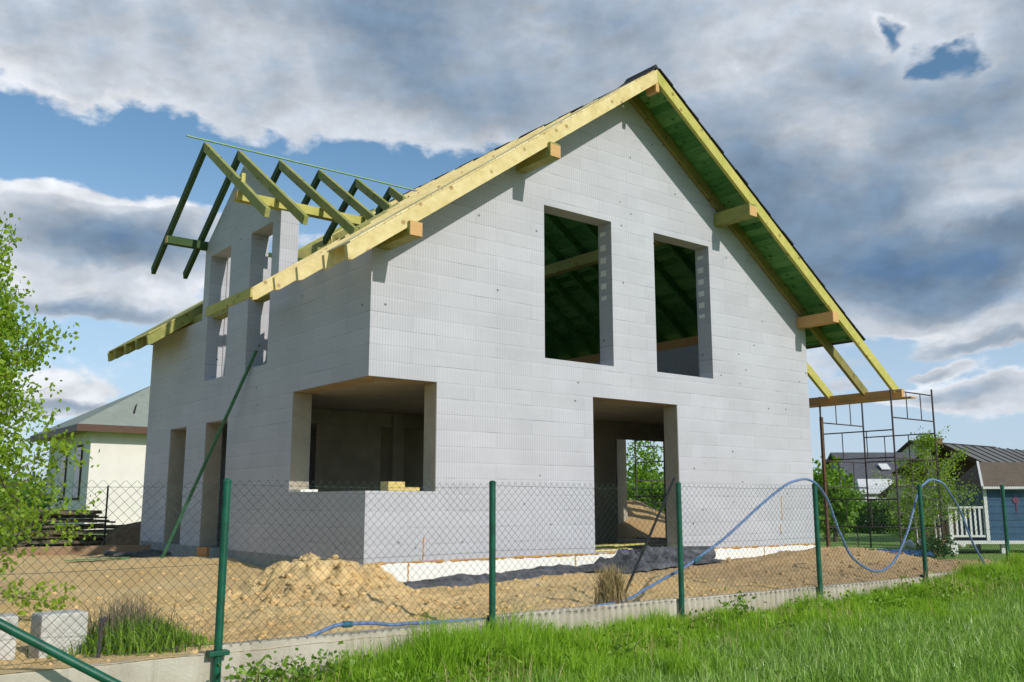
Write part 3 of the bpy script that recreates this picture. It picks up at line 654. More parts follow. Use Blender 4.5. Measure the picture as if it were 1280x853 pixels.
# ribbed concrete base boards
KC, tt, bb = mat('ribbed_concrete', .9)
co_ = tt.n('ShaderNodeTexCoord').outputs['Object']; n_ = tt.noise(co_, 2.2, 5, .65); n2_ = tt.noise(tt.vm('MULTIPLY', co_, (9, 9, .8)), 1.4, 4); n3_ = tt.noise(co_, 60, 3)
cc_ = tt.mix(tt.rng(n_, .3, .7), (.40,.35,.28), (.56,.51,.43)); cc_ = tt.mix(tt.rng(n2_, .55, .75, 0, .5), cc_, (.26,.22,.16)); cc_ = tt.mix(tt.rng(n3_, .55, .8, 0, .35), cc_, (.62,.58,.50))
L(tt, cc_, bb.inputs['Base Color']); L(tt, tt.n('ShaderNodeBump', {'Height': n3_, 'Strength': .5, 'Distance': .01}).outputs[0], bb.inputs['Normal'])
for k in range(len(posts_x)-1):
    x0, x1 = posts_x[k]+.012, posts_x[k+1]-.012; xc = (x0+x1)/2
    zt = float(np.interp(xc, [-8,-5.4,-2.9,-.4,2.1,4.6,7.1,12], [-.23,-.215,-.165,-.135,-.145,-.15,-.11,-.08])) + .4 + random.uniform(-.006,.006)
    o = MB(); n = 220; amp = .005 if k in (1, 2) else .030
    prof = []
    for i in range(n+1):
        x = x0 + (x1-x0)*i/n; prof.append((x, .05 - amp*abs(math.sin(PI*(x-x0)/.091))))
    zb = -.35
    vs = [(x, y, zt-.012) for x, y in prof] + [(x, y, zb) for x, y in prof] + [(x, y+.006, zt) for x, y in prof] + [(x, .10, zt) for x, y in prof] + [(x, .10, zb) for x, y in prof]
    m1 = n+1; fs = []
    for i in range(n):
        fs += [(m1+i, m1+i+1, i+1, i), (i, i+1, 2*m1+i+1, 2*m1+i), (2*m1+i, 2*m1+i+1, 3*m1+i+1, 3*m1+i), (3*m1+i, 3*m1+i+1, 4*m1+i+1, 4*m1+i)]
    o.add(vs, fs); ob = o.build('gravel_board', KC, fence, norm=False)
# ------------------------------------------------------------------ hose
hp = [(-3.7,-.21),(-3.41,-.18),(-3.06,-.11),(-2.7,-.135),(-2.37,-.16),(-1.61,-.175),(-.74,-.175),(-.22,-.15),(.15,-.11),(.47,-.02),(.84,.10),(1.24,.24),(1.72,.48),(2.25,.77),(2.81,1.04),(3.22,1.14),(3.56,1.11),(3.83,.86),(4.02,.50),(4.26,.17),(4.71,-.03),(5.15,.06),(5.56,.42),(5.96,.97),(6.2,1.13),(6.44,1.19),(6.68,1.17),(6.88,1.06),(7.19,.74),(7.47,.26),(7.83,-.13)]
cu = []
for i in range(len(hp)-1):
    q = [hp[max(0,i-1)], hp[i], hp[i+1], hp[min(len(hp)-1,i+2)]]
    for s in range(6):
        u = s/6; f = lambda a: .5*((2*q[1][a]) + (-q[0][a]+q[2][a])*u + (2*q[0][a]-5*q[1][a]+4*q[2][a]-q[3][a])*u*u + (-q[0][a]+3*q[1][a]-3*q[2][a]+q[3][a])*u**3)
        cu.append((f(0)+.012*nz(len(cu)*.31, 0, 1, 2), -5.215 + .03*math.sin(f(0)*2.1), f(1)+.01+.014*nz(len(cu)*.23, 4, 1, 6)))
o = MB(); o.tube(cu, .0155, 10)
hose = lying('garden_hose', o, HOSE, 'blue plastic hose draped in loops over the fence posts', 'hose', smooth=True)
TEAL = simple('teal_tape', (.05,.17,.22), .5, .2)
for a, b_ in (((-3.08,-5.215,-.10),(-3.0,-5.215,-.105)), ((1.2,-5.2,.23),(1.3,-5.2,.275))): hz_ = MB(); hz_.tube([a, b_], .026, 10); hz_.build('hose_joint', TEAL, hose)
# ------------------------------------------------------------------ concrete blocks, stake
for k, (x, y, r_, lbl) in enumerate([(-4.98, -4.22, .12, 'pale concrete block standing alone behind the fence brace'), (-5.46, -4.25, -.05, 'pale concrete block at the left edge behind the fence brace')]):
    o = MB(); o.box((-.17,-.12,-.1),(.17,.12,.27)); ob = lying('concrete_block', o, BLOCK, lbl, 'concrete block', bevel=.012); ob.location = (x, y, sand_z(x,y)+.04); ob.rotation_euler = (0,0,r_)
o = MB(); q = on(122,822,2,-.25); o.tube([(q.x,q.y,-.35),(q.x+.01,q.y,.02)], .014, 7); o.tube([(q.x+.01,q.y,.0),(q.x+.04,q.y,.03)], .018, 7)
lying('iron_stake', o, RUST, 'short rusty iron stake standing beside the weed clump', 'stake')

# ------------------------------------------------------------------ vegetation
GR1 = leaf_mat('fresh_grass', (.17,.35,.018), (.30,.51,.035), (.46,.58,.10), .42)
GR2 = leaf_mat('cereal_grass', (.15,.30,.038), (.27,.45,.075), (.56,.64,.32), .3, .3)
def blades(x, y, z, h, wdt, lean=.45):
    n = len(x); a = rng.uniform(0, 2*PI, n); ca, sa = np.cos(a), np.sin(a); la = rng.uniform(0, 2*PI, n); lr = np.abs(rng.normal(0, lean, n))*h
    dx, dy = np.cos(la)*lr, np.sin(la)*lr
    B = np.stack([x, y, z], 1); s = np.stack([ca*wdt/2, sa*wdt/2, 0*x], 1)
    mid = B + np.stack([dx*.3, dy*.3, h*.55], 1); tip = B + np.stack([dx, dy, h*np.maximum(.5, 1-.3*(lr/h)**2)], 1)
    V = np.stack([B-s, B+s, mid+s*.75, mid-s*.75, tip], 1).reshape(-1, 3)
    i = np.arange(n)[:, None]*5
    F = np.concatenate([i+[0,1,2], i+[0,2,3], i+[3,2,4]], 1).reshape(-1, 3)
    return V, F
lz = np.vectorize(lawn_z)
def field_edge(x): return -6.75 + .18*np.sin(x*1.3) + .1*np.sin(x*3.1+1)
# wild strip along the fence: clumps and tall tufts
n = 120000; x = rng.uniform(-4.3, 12.5, n); y = rng.uniform(-7.4, -5.36, n); keep = y > field_edge(x)-.3; x, y = x[keep], y[keep]
x_l = rng.uniform(-6, -3.0, 9000); y_l = rng.uniform(-7.5, -5.38, 9000); x = np.concatenate([x, x_l]); y = np.concatenate([y, y_l])
cl = np.array([nz(a, b, 1.4, 5) for a, b in zip(x, y)]); cl2 = np.array([nz(a, b, 4.5, 7) for a, b in zip(x, y)])
h = .10 + .16*np.clip(cl+.15, 0, 1) + .17*np.clip(cl2, 0, 1)
tall = np.exp(-((x+2.0)/1.15)**2)*.22*(y > -6.1) + np.exp(-((x-.45)/.28)**2)*.10*(y > -5.7) + np.exp(-((x-8.3)/.3)**2)*.12 + np.exp(-((x-6.8)/.5)**2)*.08
h = (h + tall)*rng.uniform(.55, 1.25, len(x))*np.where(x < -3.3, .55, 1)
V, F = blades(x, y, lz(x, y)-.02, h, rng.uniform(.006, .014, len(x)), .5)
tag(rawmesh('wild_grass', V, F, GR1), 'bright green uncut grass along the foot of the fence', 'grass', kind='stuff')
n = 150000; x = rng.uniform(-5.5, 13, n); y = -6.3 - 4.6*rng.random(n)**1.25; keep = y < field_edge(x)+.25*rng.random(n); x, y = x[keep], y[keep]
# drilled in rows
h = rng.uniform(.10, .24, len(x))*(1+.35*np.array([nz(a, b, 2.2, 6) for a, b in zip(x, y)])); V, F = blades(x, y, lz(x, y)-.02, h, rng.uniform(.007, .016, len(x)), .62)
tag(rawmesh('field_crop', V, F, GR2), 'dense blue green young cereal crop in the foreground field', 'crop', kind='stuff')
n = 2600; x = rng.uniform(-4.2, 11, n); y = rng.uniform(-6.9, -5.4, n); ck = np.array([nz(a, b, .9, 11) for a, b in zip(x, y)]) > -.05; x, y = x[ck], y[ck]
V, F = blades(x, y, lz(x, y)-.01, rng.uniform(.12, .36, len(x)), rng.uniform(.004, .010, len(x)), .5)
tag(rawmesh('dry_stalks', V, F, leaf_mat('dry_straw', (.34,.26,.12), (.48,.38,.19), (.58,.49,.28), .2)), 'thin straw coloured dry stalks mixed into the fence side grass', 'dry stalks', kind='stuff')
# broad-leaved weeds within the strip
V_, F_l = [], []
def leaves(cx, cy, cz, n, spread, size, flat=.6, up=0.0):
    c = np.stack([rng.normal(cx, spread[0], n), rng.normal(cy, spread[1], n), rng.normal(cz, spread[2], n)], 1)
    return leafquads(c, size, flat)
def leafquads(c, size, flat=.5, asp=.62):
    n = len(c); sz = size*rng.uniform(.6, 1.25, n)[:, None]
    nrm = rng.normal(0, 1, (n, 3)); nrm[:, 2] = np.abs(nrm[:, 2])*flat + flat*.5; nrm /= np.linalg.norm(nrm, axis=1)[:, None]
    r = rng.normal(0, 1, (n, 3)); a = np.cross(nrm, r); a /= np.linalg.norm(a, axis=1)[:, None]; b = np.cross(nrm, a)
    V = np.stack([c-a*sz*.5, c+b*sz*asp*.5-a*sz*.08, c+a*sz*.5, c-b*sz*asp*.5-a*sz*.08], 1).reshape(-1, 3)
    F = np.arange(n*4).reshape(-1, 4); return V, F
WEEDL = leaf_mat('weed_leaf', (.10,.20,.02), (.19,.33,.03), (.30,.42,.06), .3)
Vs = []
for k in range(85):
    cx = random.uniform(-3.4, 10.5); cy = random.uniform(-6.7, -5.45); q_ = random.random(); Vs.append(leaves(cx, cy, lawn_z(cx, cy)+.10+.10*q_, int(26+30*q_), (.10,.09,.04+.02*q_), .036+.016*q_)[0])
for cx, cy in ((-3.75,-5.5),(-3.5,-5.6),(-3.95,-5.55)): Vs.append(leaves(cx, cy, lawn_z(cx, cy)+.13, 160, (.12,.07,.06), .05)[0])
V = np.concatenate(Vs); tag(rawmesh('broadleaf_weeds', V, np.arange(len(V)).reshape(-1, 4), WEEDL), 'bright broad-leaved weeds growing through the grass strip', 'weeds', kind='stuff')
# weed clump with dried stalks behind the kerb
wb = empty('weed_clump', (-4.45, -4.25, -.28)); tag(wb, 'weed clump with dry grey stalks and green leaves on the sand', 'weed')
n = 2600; x = rng.normal(.03, .27, n); y = rng.normal(0, .2, n); V, F = blades(x, y, 0*x, rng.uniform(.10, .34, n)*np.exp(-(x/.5)**2), rng.uniform(.008,.016,n), .6); rawmesh('leaves', V, F, WEEDL, wb)
n = 420; x = rng.normal(-.02, .13, n); y = rng.normal(.05, .12, n); V, F = blades(x, y, 0*x+.03, rng.uniform(.2, .47, n), rng.uniform(.005,.012,n), .32); rawmesh('dry_stalks', V, F, leaf_mat('dry_stalk', (.16,.13,.085), (.27,.22,.15), (.36,.31,.22), .15), wb)
n = 1500; x = rng.normal(0, .075, n); y = rng.normal(0, .05, n); hh = rng.uniform(.15, .52, n)*np.exp(-(x/.17)**2); V, F = blades(x, y, 0*x, hh, rng.uniform(.008,.018,n), .22)
ob = rawmesh('dry_grass_tuft', V, F, leaf_mat('straw', (.36,.26,.13), (.50,.38,.20), (.62,.50,.30), .25)); ob.location = (.02, -5.12, -.22); tag(ob, 'tall straw coloured dry grass tuft behind the concrete kerb', 'dry grass')

def branchy(mbd, base, d, ln, r, lev, tips, bend=.25, n=5, up=.12):
    pts = [Vector(base)]; d = Vector(d).normalized()
    for i in range(n):
        d = (d + Vector((random.gauss(0, bend*.5), random.gauss(0, bend*.5), random.gauss(0, bend*.35)+up*.3))).normalized(); pts.append(pts[-1]+d*ln/n)
    mbd.tube(pts, [r*(1-.75*i/n) for i in range(n+1)], 6 if r > .02 else 4, cap=False)
    if lev == 0: tips.append(pts); return
    for k in range(3 + (lev > 1)*3):
        i = random.randint(1, n); q = pts[i]; dd = (d*.7 + Vector((random.gauss(0,.75), random.gauss(0,.75), random.gauss(.15,.45)))).normalized()
        branchy(mbd, q, dd, ln*random.uniform(.45,.7), r*.45, lev-1, tips, bend, n, up)
    tips.append(pts)
BLEAF = leaf_mat('birch_leaf', (.13,.26,.018), (.25,.40,.03), (.42,.54,.08), .45)
def tree(name, label, cat, base, H, crown, nb, leaf, per, mt, bark, r0=.06, lean=(0,0), lev=2, group=None, dens=None, spread=.05):
    root = empty(name, base); tag(root, label, cat, group)
    tm = MB(); tips = []; pts = [Vector((lean[0]*t_*H*.1+.03*H*.1*math.sin(t_*5), lean[1]*t_*H*.1, H*.95*t_)) for t_ in np.linspace(0, 1, 9)]
    tm.tube(pts, [r0*(1-.8*i/8) for i in range(9)], 8)
    bmh = MB()
    for k in range(nb):
        t_ = crown[0] + (.97-crown[0])*random.random()**1.25; q = pts[min(8, int(t_*8))].lerp(pts[min(8, int(t_*8)+1)], t_*8-int(t_*8)) if t_ < .99 else pts[8]
        a = random.uniform(0, 2*PI); rise = random.uniform(.1, .9); R_ = crown[1]*(1-.72*((t_-crown[0])/(1-crown[0]))**1.3)*random.uniform(.6, 1.15)
        branchy(bmh, q, (math.cos(a), math.sin(a), rise), R_, r0*.35*(1-.6*t_), lev, tips)
    tm.build('trunk', bark, root, norm=False); bmh.build('branches', bark, root, norm=False)
    C = []
    for pts_ in tips:
        for k in range(per):
            i = random.randint(0, len(pts_)-2); q = pts_[i].lerp(pts_[i+1], random.random()); C.append((q.x+random.gauss(0,spread), q.y+random.gauss(0,spread), q.z+random.gauss(0,spread)-.02))
    C = np.array(C); V, F = leafquads(C, leaf, .35, .75); rawmesh('foliage', V, F, mt, root)
    return root
random.seed(21)
tree('birch_tree', 'young birch with fresh green leaves at the left edge of the plot', 'tree', (-6.08, -1.15, -.3), 4.5, (.03, 1.62), 140, .060, 40, BLEAF, BARK, .07, (.1, .0), 2, None, spread=.06)
def bush(name, label, cat, c, r, n, leaf, mt, group=None, trunk=None, holes=.35, seed=0):
    root = empty(name, (c[0], c[1], trunk if trunk is not None else c[2]-r[2])); tag(root, label, cat, group); loc = root.location
    pts = []
    while len(pts) < n:
        u = rng.normal(0, 1, 3); u /= np.linalg.norm(u); k = rng.random()**.45
        w_ = 1 + .45*noise.noise(Vector(u*1.8)+Vector((seed, seed*2, 0))) + .2*noise.noise(Vector(u*4.5)+Vector((seed, 3, 0)))
        p_ = u*k*w_
        if noise.noise(Vector(p_*3.2)+Vector((0, seed*1.3, 5))) < -holes*.35: continue
        pts.append((c[0]+p_[0]*r[0]-loc.x, c[1]+p_[1]*r[1]-loc.y, c[2]+p_[2]*r[2]-loc.z))
    V, F = leafquads(np.array(pts), leaf, .4, .8); rawmesh('foliage', V, F, mt, root)
    if trunk is not None:
        m_ = MB(); hgt = c[2]-loc.z; m_.tube([(0,0,0),(.05*r[0],0,hgt*.5),(0,.05*r[1],hgt+r[2]*.5)], [.06*r[0]+.03,.045*r[0]+.02,.02], 7); 
        for k in range(6):
            a = random.uniform(0, 2*PI); m_.tube([(0,0,hgt*(.5+.08*k)), (math.cos(a)*r[0]*.6, math.sin(a)*r[1]*.6, hgt+r[2]*random.uniform(-.3,.6))], [.025*r[0]+.01, .008], 5)
        m_.build('trunk', BARK, root, norm=False)
    return root
BR = leaf_mat('bright_leaf', (.10,.22,.015), (.19,.34,.03), (.28,.42,.06), .4)
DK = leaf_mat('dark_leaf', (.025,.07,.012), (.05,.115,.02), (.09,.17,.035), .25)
HD = leaf_mat('hedge_leaf', (.055,.15,.015), (.11,.23,.025), (.20,.33,.05), .35)
GZ = -.36
q = dep(1040, 600, 30); bush('broadleaf_tree', 'bright green tree just right of the gable edge', 'tree', (q.x, q.y, 1.0), (.85, .85, 1.2), 2600, .14, BR, trunk=GZ, seed=2)
q = dep(1172, 620, 22); random.seed(5)
for k, (dx, dy, hh) in enumerate([(0,0,2.9),(.35,.3,2.6),(-.45,.35,2.3)]):
    tree('birch_tree', ['slim multi-stem birch in front of the brown shed, tallest stem', 'slim birch stem leaning right before the brown shed', 'slim birch stem on the left before the brown shed'][k], 'tree', (q.x+dx, q.y+dy, GZ), hh, (.32, .85), 20, .055, 5, BLEAF, BIRCH, .035, ((k-1)*.3, .2), 2, None, spread=.07)
# hedges and trees seen beyond
def hedge(name, label, a, b_, h0, th, n, leaf, mt, bot=GZ):
    a, b_ = Vector(a), Vector(b_); d_ = b_-a; ln = d_.length; u_ = rng.random(n); v_ = rng.uniform(-1, 1, n); z_ = rng.random(n)**.8
    hx = h0*(1+.18*np.array([noise.noise(Vector((q_*ln*.9, 3, 1))) for q_ in u_])); px = a.x+d_.x*u_ - d_.y/ln*v_*th/2; py = a.y+d_.y*u_ + d_.x/ln*v_*th/2
    V, F = leafquads(np.stack([px+rng.normal(0,.06,n), py+rng.normal(0,.06,n), bot+z_*hx], 1), leaf, .35, .8); return tag(rawmesh(name, V, F, mt), label, 'hedge')
a, b_ = dep(1020, 650, 40), dep(1180, 650, 36); hedge('hedge', 'low clipped dark green hedge across the lawn right of the house', (a.x,a.y,0), (b_.x,b_.y,0), 1.25, 1.0, 11000, .11, HD)
a, b_ = dep(745, 640, 36), dep(905, 640, 34); hedge('hedge', 'leafy green hedge seen through the main doorway', (a.x,a.y,0), (b_.x,b_.y,0), 2.0, 1.2, 13000, .12, BR)
q = dep(806, 580, 44); bush('broadleaf_tree', 'tall pale green tree seen through the main doorway', 'tree', (q.x, q.y, 2.1), (.95, .95, 2.3), 2300, .15, BR, trunk=GZ, seed=6, holes=.7)
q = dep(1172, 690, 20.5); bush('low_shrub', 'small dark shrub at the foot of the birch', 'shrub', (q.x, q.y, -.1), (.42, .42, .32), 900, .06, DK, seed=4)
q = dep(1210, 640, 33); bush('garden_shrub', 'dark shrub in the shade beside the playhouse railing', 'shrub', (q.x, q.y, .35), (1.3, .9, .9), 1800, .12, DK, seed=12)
q = dep(1140, 640, 27); bush('garden_shrub', 'yellow green shrub between hedge and birch', 'shrub', (q.x, q.y, .25), (.6, .6, .7), 1300, .09, BR, seed=14)
q = dep(1110, 668, 30); 
# soil heap through the doorway
q = dep(772, 605, 26.5); vs = []; fs = []; nr, na = 16, 36
for i in range(nr+1):
    for k in range(na):
        a = 2*PI*k/na; r_ = 3.3*i/nr; x, y = q.x+r_*math.cos(a), q.y+r_*math.sin(a); vs.append((x, y, -.45 + 1.62*max(0, 1-(i/nr)**1.1) - .25*math.exp(-(i/2)**2) + .07*nz(x, y, 2)+.03*nz(x, y, 7)))
for i in range(nr):
    for k in range(na): fs.append((i*na+k, i*na+(k+1)%na, (i+1)*na+(k+1)%na, (i+1)*na+k))
fs.append(tuple(range(na)))
o = MB(); o.add(vs, fs); lying('sand_heap', o, SAND, 'orange sand heap beyond the doorway behind the house', 'sand heap', smooth=True)

# ------------------------------------------------------------------ neighbours, right
RC = -YAW
ROOFG = simple('grey_seam_roof', (.16,.155,.15), .55, .12, 2); BROWN = simple('brown_boards', (.13,.075,.04), .85, .3, 6); CREAM = simple('cream_render', (.80,.74,.68), .9, .05, 2)
WHITE = simple('white_paint', (.72,.72,.70), .7, .06, 5); GREYR = simple('grey_roof_tiles', (.12,.12,.135), .7, .15, 4); DARKR = simple('dark_brown_tiles', (.055,.042,.04), .7, .2, 4)
BLUEP = simple('blue_painted_boards', (.045,.115,.21), .65, .15, 5); GLASS = simple('dark_glass', (.02,.025,.03), .1, .1, spec=.6); PALEG = simple('grey_render', (.40,.41,.42), .9, .08, 3)
# open brown shed with seamed roof
N = dep(1248, 588, 27); Ap = on(1177, 555, 0, N.x); hw = Ap.y-N.y; hr = Ap.z-N.z
shed = empty('garden_shed', (N.x, Ap.y, GZ)); tag(shed, 'brown timber shed with open dark gable and grey seamed metal roof', 'shed')
LX = 7.5; ze = N.z-GZ; zr = Ap.z-GZ
for s in (-1, 1):
    o = MB(); y0 = s*(hw+.0); o.add([(0,0,zr),(LX,0,zr),(LX,y0,ze),(0,y0,ze),(0,0,zr-.06),(LX,0,zr-.06),(LX,y0,ze-.06),(0,y0,ze-.06)], [(0,1,2,3),(7,6,5,4),(0,4,5,1),(1,5,6,2),(2,6,7,3),(3,7,4,0)]); rf_ = o.build('roof', ROOFG, shed)
    o = MB()
    for k in range(1, 12): x = LX*k/12; o.bar((x, 0, zr+.012), (x, y0, ze+.012), .03, .03)
    o.build('seam', simple('dark_seam', (.07,.07,.07), .6), rf_)
o = MB(); o.prism([(-hw*.9, ze-.12), (hw*.9, ze-.12), (0, zr-.12)], 0, .35, .41); o.build('gable_boards', BROWN, shed)
o = MB(); o.box((2.6,-hw*.86,0),(2.68,hw*.86,ze-.1)); o.box((.5,hw*.8,0),(LX,hw*.86,ze-.1)); o.box((LX-.3,-hw*.86,0),(LX-.2,hw*.8,ze-.1)); o.box((2.7,-hw*.86,0),(LX-.3,-hw*.8,ze-.1)); o.build('wall', BROWN, shed)
for y0 in (-hw*.86, hw*.82):
    for x in (.4, 2.5):
        o = MB(); o.box((x,y0,0),(x+.12,y0+.12,ze-.06)); o.build('shed_post', BROWN, shed)
o = MB(); o.bar((-.03, 0, zr-.05), (-.03, -hw-.02, ze-.05), .05, .14); o.bar((-.03, 0.02, zr-.05), (-.03, hw+.02, ze-.05), .05, .14); o.build('barge_board', BROWN, shed)
o = MB(); o.box((0,-hw-.05,ze-.11),(LX,-hw+.0,ze-.03)); o.build('gutter', ORANGE, shed)
# playhouse
q = dep(1236, 676, 22.5); ph = empty('playhouse', (q.x, q.y, GZ), RC); tag(ph, 'blue wooden playhouse on stilts with brown roof and grey trim', 'playhouse')
k_ = 22.5/FPX; zb_ = q.z-GZ; wh = 67*k_
o = MB(); o.box((0,0,zb_),(2.0,1.5,zb_+wh)); o.build('wall', BLUEP, ph)
o = MB()
for i in range(1, 8): o.box((.02,-.006,zb_+wh*i/8-.006),(2.0,-.001,zb_+wh*i/8+.006))
o.build('board_gap', simple('dark_blue', (.02,.06,.13), .7), ph)
o = MB(); o.box((-.05,-.03,zb_-.02),(.03,.0-.002,zb_+wh)); o.box((-.9,-.03,zb_-.08),(2.05,.0-.008,zb_-.0)); o.build('trim', WHITE, ph)
o = MB(); x0 = -.14; o.add([(x0,-.22,zb_+wh-.02),(2.2,-.22,zb_+wh-.02),(2.0,.75,zb_+wh+.62),(x0+.42,.75,zb_+wh+.62),(x0,1.7,zb_+wh-.02),(2.2,1.7,zb_+wh-.02)], [(0,1,2,3),(3,2,5,4),(0,3,4),(1,5,2),(0,4,5,1)]); o.build('roof', simple('brown_felt_roof', (.16,.125,.095), .9, .15, 8), ph)
o = MB(); o.bar((x0-.02,-.24,zb_+wh-.02),(x0+.40,.74,zb_+wh+.63), .05, .05); o.box((x0-.02,-.26,zb_+wh-.07),(2.2,-.225,zb_+wh-.01)); o.build('roof_trim', WHITE, ph)
for x, y in ((-.85,.0),(.35,.1),(1.9,.1),(.35,1.3),(1.9,1.3),(-.85,1.3)):
    o = MB(); o.box((x,y,0),(x+.09,y+.09,zb_-.09)); o.build('leg', WHITE, ph)
o = MB(); o.box((-.88,.02,zb_-.08),(0,1.4,zb_-.0)); o.build('porch_floor', BROWN, ph)
rl = MB(); r0_ = zb_+.08; r1_ = zb_+.82
rl.box((-.84,.0,r1_-.05),(-.03,.04,r1_)); rl.box((-.84,.0,r0_),(-.03,.04,r0_+.05)); 
for i in range(7): x = -.76+.115*i; rl.box((x,.012,r0_+.05),(x+.05,.03,r1_-.05))
rl.build('railing', WHITE, ph)
o = MB(); o.box((-.93,-.01,-.02),(-.84,.06,zb_+.85)); o.build('railing_post', WHITE, ph)
fl = MB(); fx, fz = 38*k_, zb_+50*k_
for i in range(5):
    a = 2*PI*i/5+.3; fl.prism([(fx+.045*math.cos(a)+.04*math.cos(b0), fz+.045*math.sin(a)+.04*math.sin(b0)) for b0 in np.linspace(0, 2*PI, 10, endpoint=False)], 1, -.016-.001*i, -.009)
fl.bar((fx,-.012,fz-.3),(fx+.01,-.012,fz-.06), .02, .006, (0,1,0)); fl.build('painted_flower', simple('pink_paint', (.26,.08,.16), .8, .2), ph)
# dark-roofed house with chimney, far
def gable_house(name, label, org, rz, lx, wy, zw, zrf, wall, roofm, over=.4):
    r = empty(name, org, rz); tag(r, label, 'house')
    o = MB(); o.prism([(0,0),(wy,0),(wy,zw),(wy/2,zrf-.1),(0,zw)], 0, 0, lx); o.build('wall', wall, r)
    sl_ = (zrf-zw)/(wy/2)
    for s in (0, 1):
        ye = -over if s == 0 else wy+over; ze_ = zw-over*sl_; o = MB()
        o.add([(-over,wy/2,zrf),(lx+over,wy/2,zrf),(lx+over,ye,ze_),(-over,ye,ze_),(-over,wy/2,zrf-.15),(lx+over,wy/2,zrf-.15),(lx+over,ye,ze_-.15),(-over,ye,ze_-.15)], [(0,1,2,3),(7,6,5,4),(0,4,5,1),(1,5,6,2),(2,6,7,3),(3,7,4,0)])
        rr = o.build('roof', roofm, r)
    return r, rr
q = dep(1212, 553, 62); r, rr = gable_house('neighbour_house', 'far house with low dark brown roof and brick chimney', (q.x, q.y, GZ), 0, 12, 8, 2.6, q.z-GZ+.35, CREAM, DARKR)
qc = dep(1246, 552, 63.5); o = MB(); 
lc = Vector((qc.x-q.x, qc.y-q.y)); o.box((lc.x-.45, 3.6, 3.6), (lc.x+.45, 4.4, dep(1246,545,63)[2]-GZ)); o.box((lc.x-.52,3.52,dep(1246,545,63)[2]-GZ+.002),(lc.x+.52,4.48,dep(1246,545,63)[2]-GZ+.12)); o.build('chimney', simple('red_brick', (.22,.12,.09), .9, .2, 6), r)
# grey-roofed house
q = dep(1050, 565, 50); r, rr = gable_house('neighbour_house', 'grey roofed house with skylight behind the hedge', (q.x, q.y-1, GZ), RC, 4.9, 6.5, 2.2, q.z-GZ+.1, PALEG, GREYR, .3)
o = MB(); zz_ = q.z-GZ; o.add([(1.75,1.25,2.2+(zz_-2.1)*.385+.09),(2.25,1.25,2.2+(zz_-2.1)*.385+.09),(2.25,1.75,2.2+(zz_-2.1)*.54+.11),(1.75,1.75,2.2+(zz_-2.1)*.54+.11)], [(0,1,2,3)]); sk = o.build('skylight', WHITE, rr); sk.modifiers.new('t','SOLIDIFY').thickness = .06
q = dep(1078, 626, 46); wg = empty('annex_building', (q.x, q.y, GZ), RC); tag(wg, 'low white flat topped annex in front of the grey roofed house', 'building')
o = MB(); o.box((0,0,0),(1.9,2.5,1.75)); o.build('wall', PALEG, wg); o = MB(); o.add([(-.15,-.2,1.72),(2.1,-.2,1.72),(2.1,1.6,2.45),(.4,1.6,2.45),(-.15,1.6,1.75)], [(0,1,2,3),(0,3,4)]); ob = o.build('roof', WHITE, wg); ob.modifiers.new('t','SOLIDIFY').thickness = .06
for x in (.15, .95):
    o = MB(); o.box((x,-.03,.6),(x+.6,-.003,1.5)); f_ = o.build('window', WHITE, wg); o = MB(); o.box((x+.06,-.04,.66),(x+.54,-.031,1.44)); o.build('pane', GLASS, f_)
q = dep(1172, 640, 40); r, rr = gable_house('neighbour_house', 'small cream house with brown eaves half hidden by the birch', (q.x, q.y, GZ), RC+.5, 2.4, 2.6, 1.75, 2.55, CREAM, simple('red_brown_roof', (.20,.12,.08), .8, .15, 4), .25)
o = MB(); o.box((1.0,-.03,.6),(1.6,-.003,1.4)); f_ = o.build('window', BROWN, r); o = MB(); o.box((1.06,-.04,.66),(1.54,-.031,1.34)); o.build('pane', GLASS, f_)
# lawn things
q0, q1 = dep(1086, 686, 21.0), dep(1168, 686, 20.2); o = MB(); d_ = (q1-q0); n = 14; vs = []; fs = []
for i in range(n+1):
    for j in range(4): p_ = q0.lerp(q1, i/n) + Vector((.25,.45,0))*j*.33; vs.append((p_.x, p_.y, GZ+.06+.05*abs(math.sin(i*1.1+j))+(.10 if j in (1,2) else 0)))
for i in range(n):
    for j in range(3): fs.append((i*4+j, i*4+j+4, i*4+j+5, i*4+j+1))
o.add(vs, fs); ob = lying('tarpaulin', o, simple('blue_tarp', (.06,.15,.33), .5, .15, 5), 'blue tarpaulin lying folded on the lawn edge', 'tarpaulin'); ob.modifiers.new('t','SOLIDIFY').thickness = .03
q = dep(1171, 682, 21.5); o = MB(); pr = [(0,0),(.13,0),(.19,.32),(.21,.33),(.21,.37),(.17,.37),(.16,.33)]
nn = 14; vs = [(r_*math.cos(2*PI*i/nn), r_*math.sin(2*PI*i/nn), z_) for r_, z_ in pr[1:] for i in range(nn)]; fs = [(a*nn+i, a*nn+(i+1)%nn, (a+1)*nn+(i+1)%nn, (a+1)*nn+i) for a in range(5) for i in range(nn)] + [tuple(range(nn))[::-1]]
o.add(vs, fs); ob = lying('plant_pot', o, simple('terracotta', (.45,.20,.09), .85, .15, 10), 'terracotta plant pot at the foot of the birch', 'plant pot'); ob.location = (q.x, q.y, GZ+.02)
q = dep(1145, 668, 26); o = MB()
for i in range(6): o.lump((q.x+.32*i-.4, q.y-.2*i, GZ+.1), (.16,.13,.13), i, .3, sub=2)
lying('garden_stones', o, WHITE, 'row of pale edging stones along the lawn behind the birch', 'stones', smooth=True)
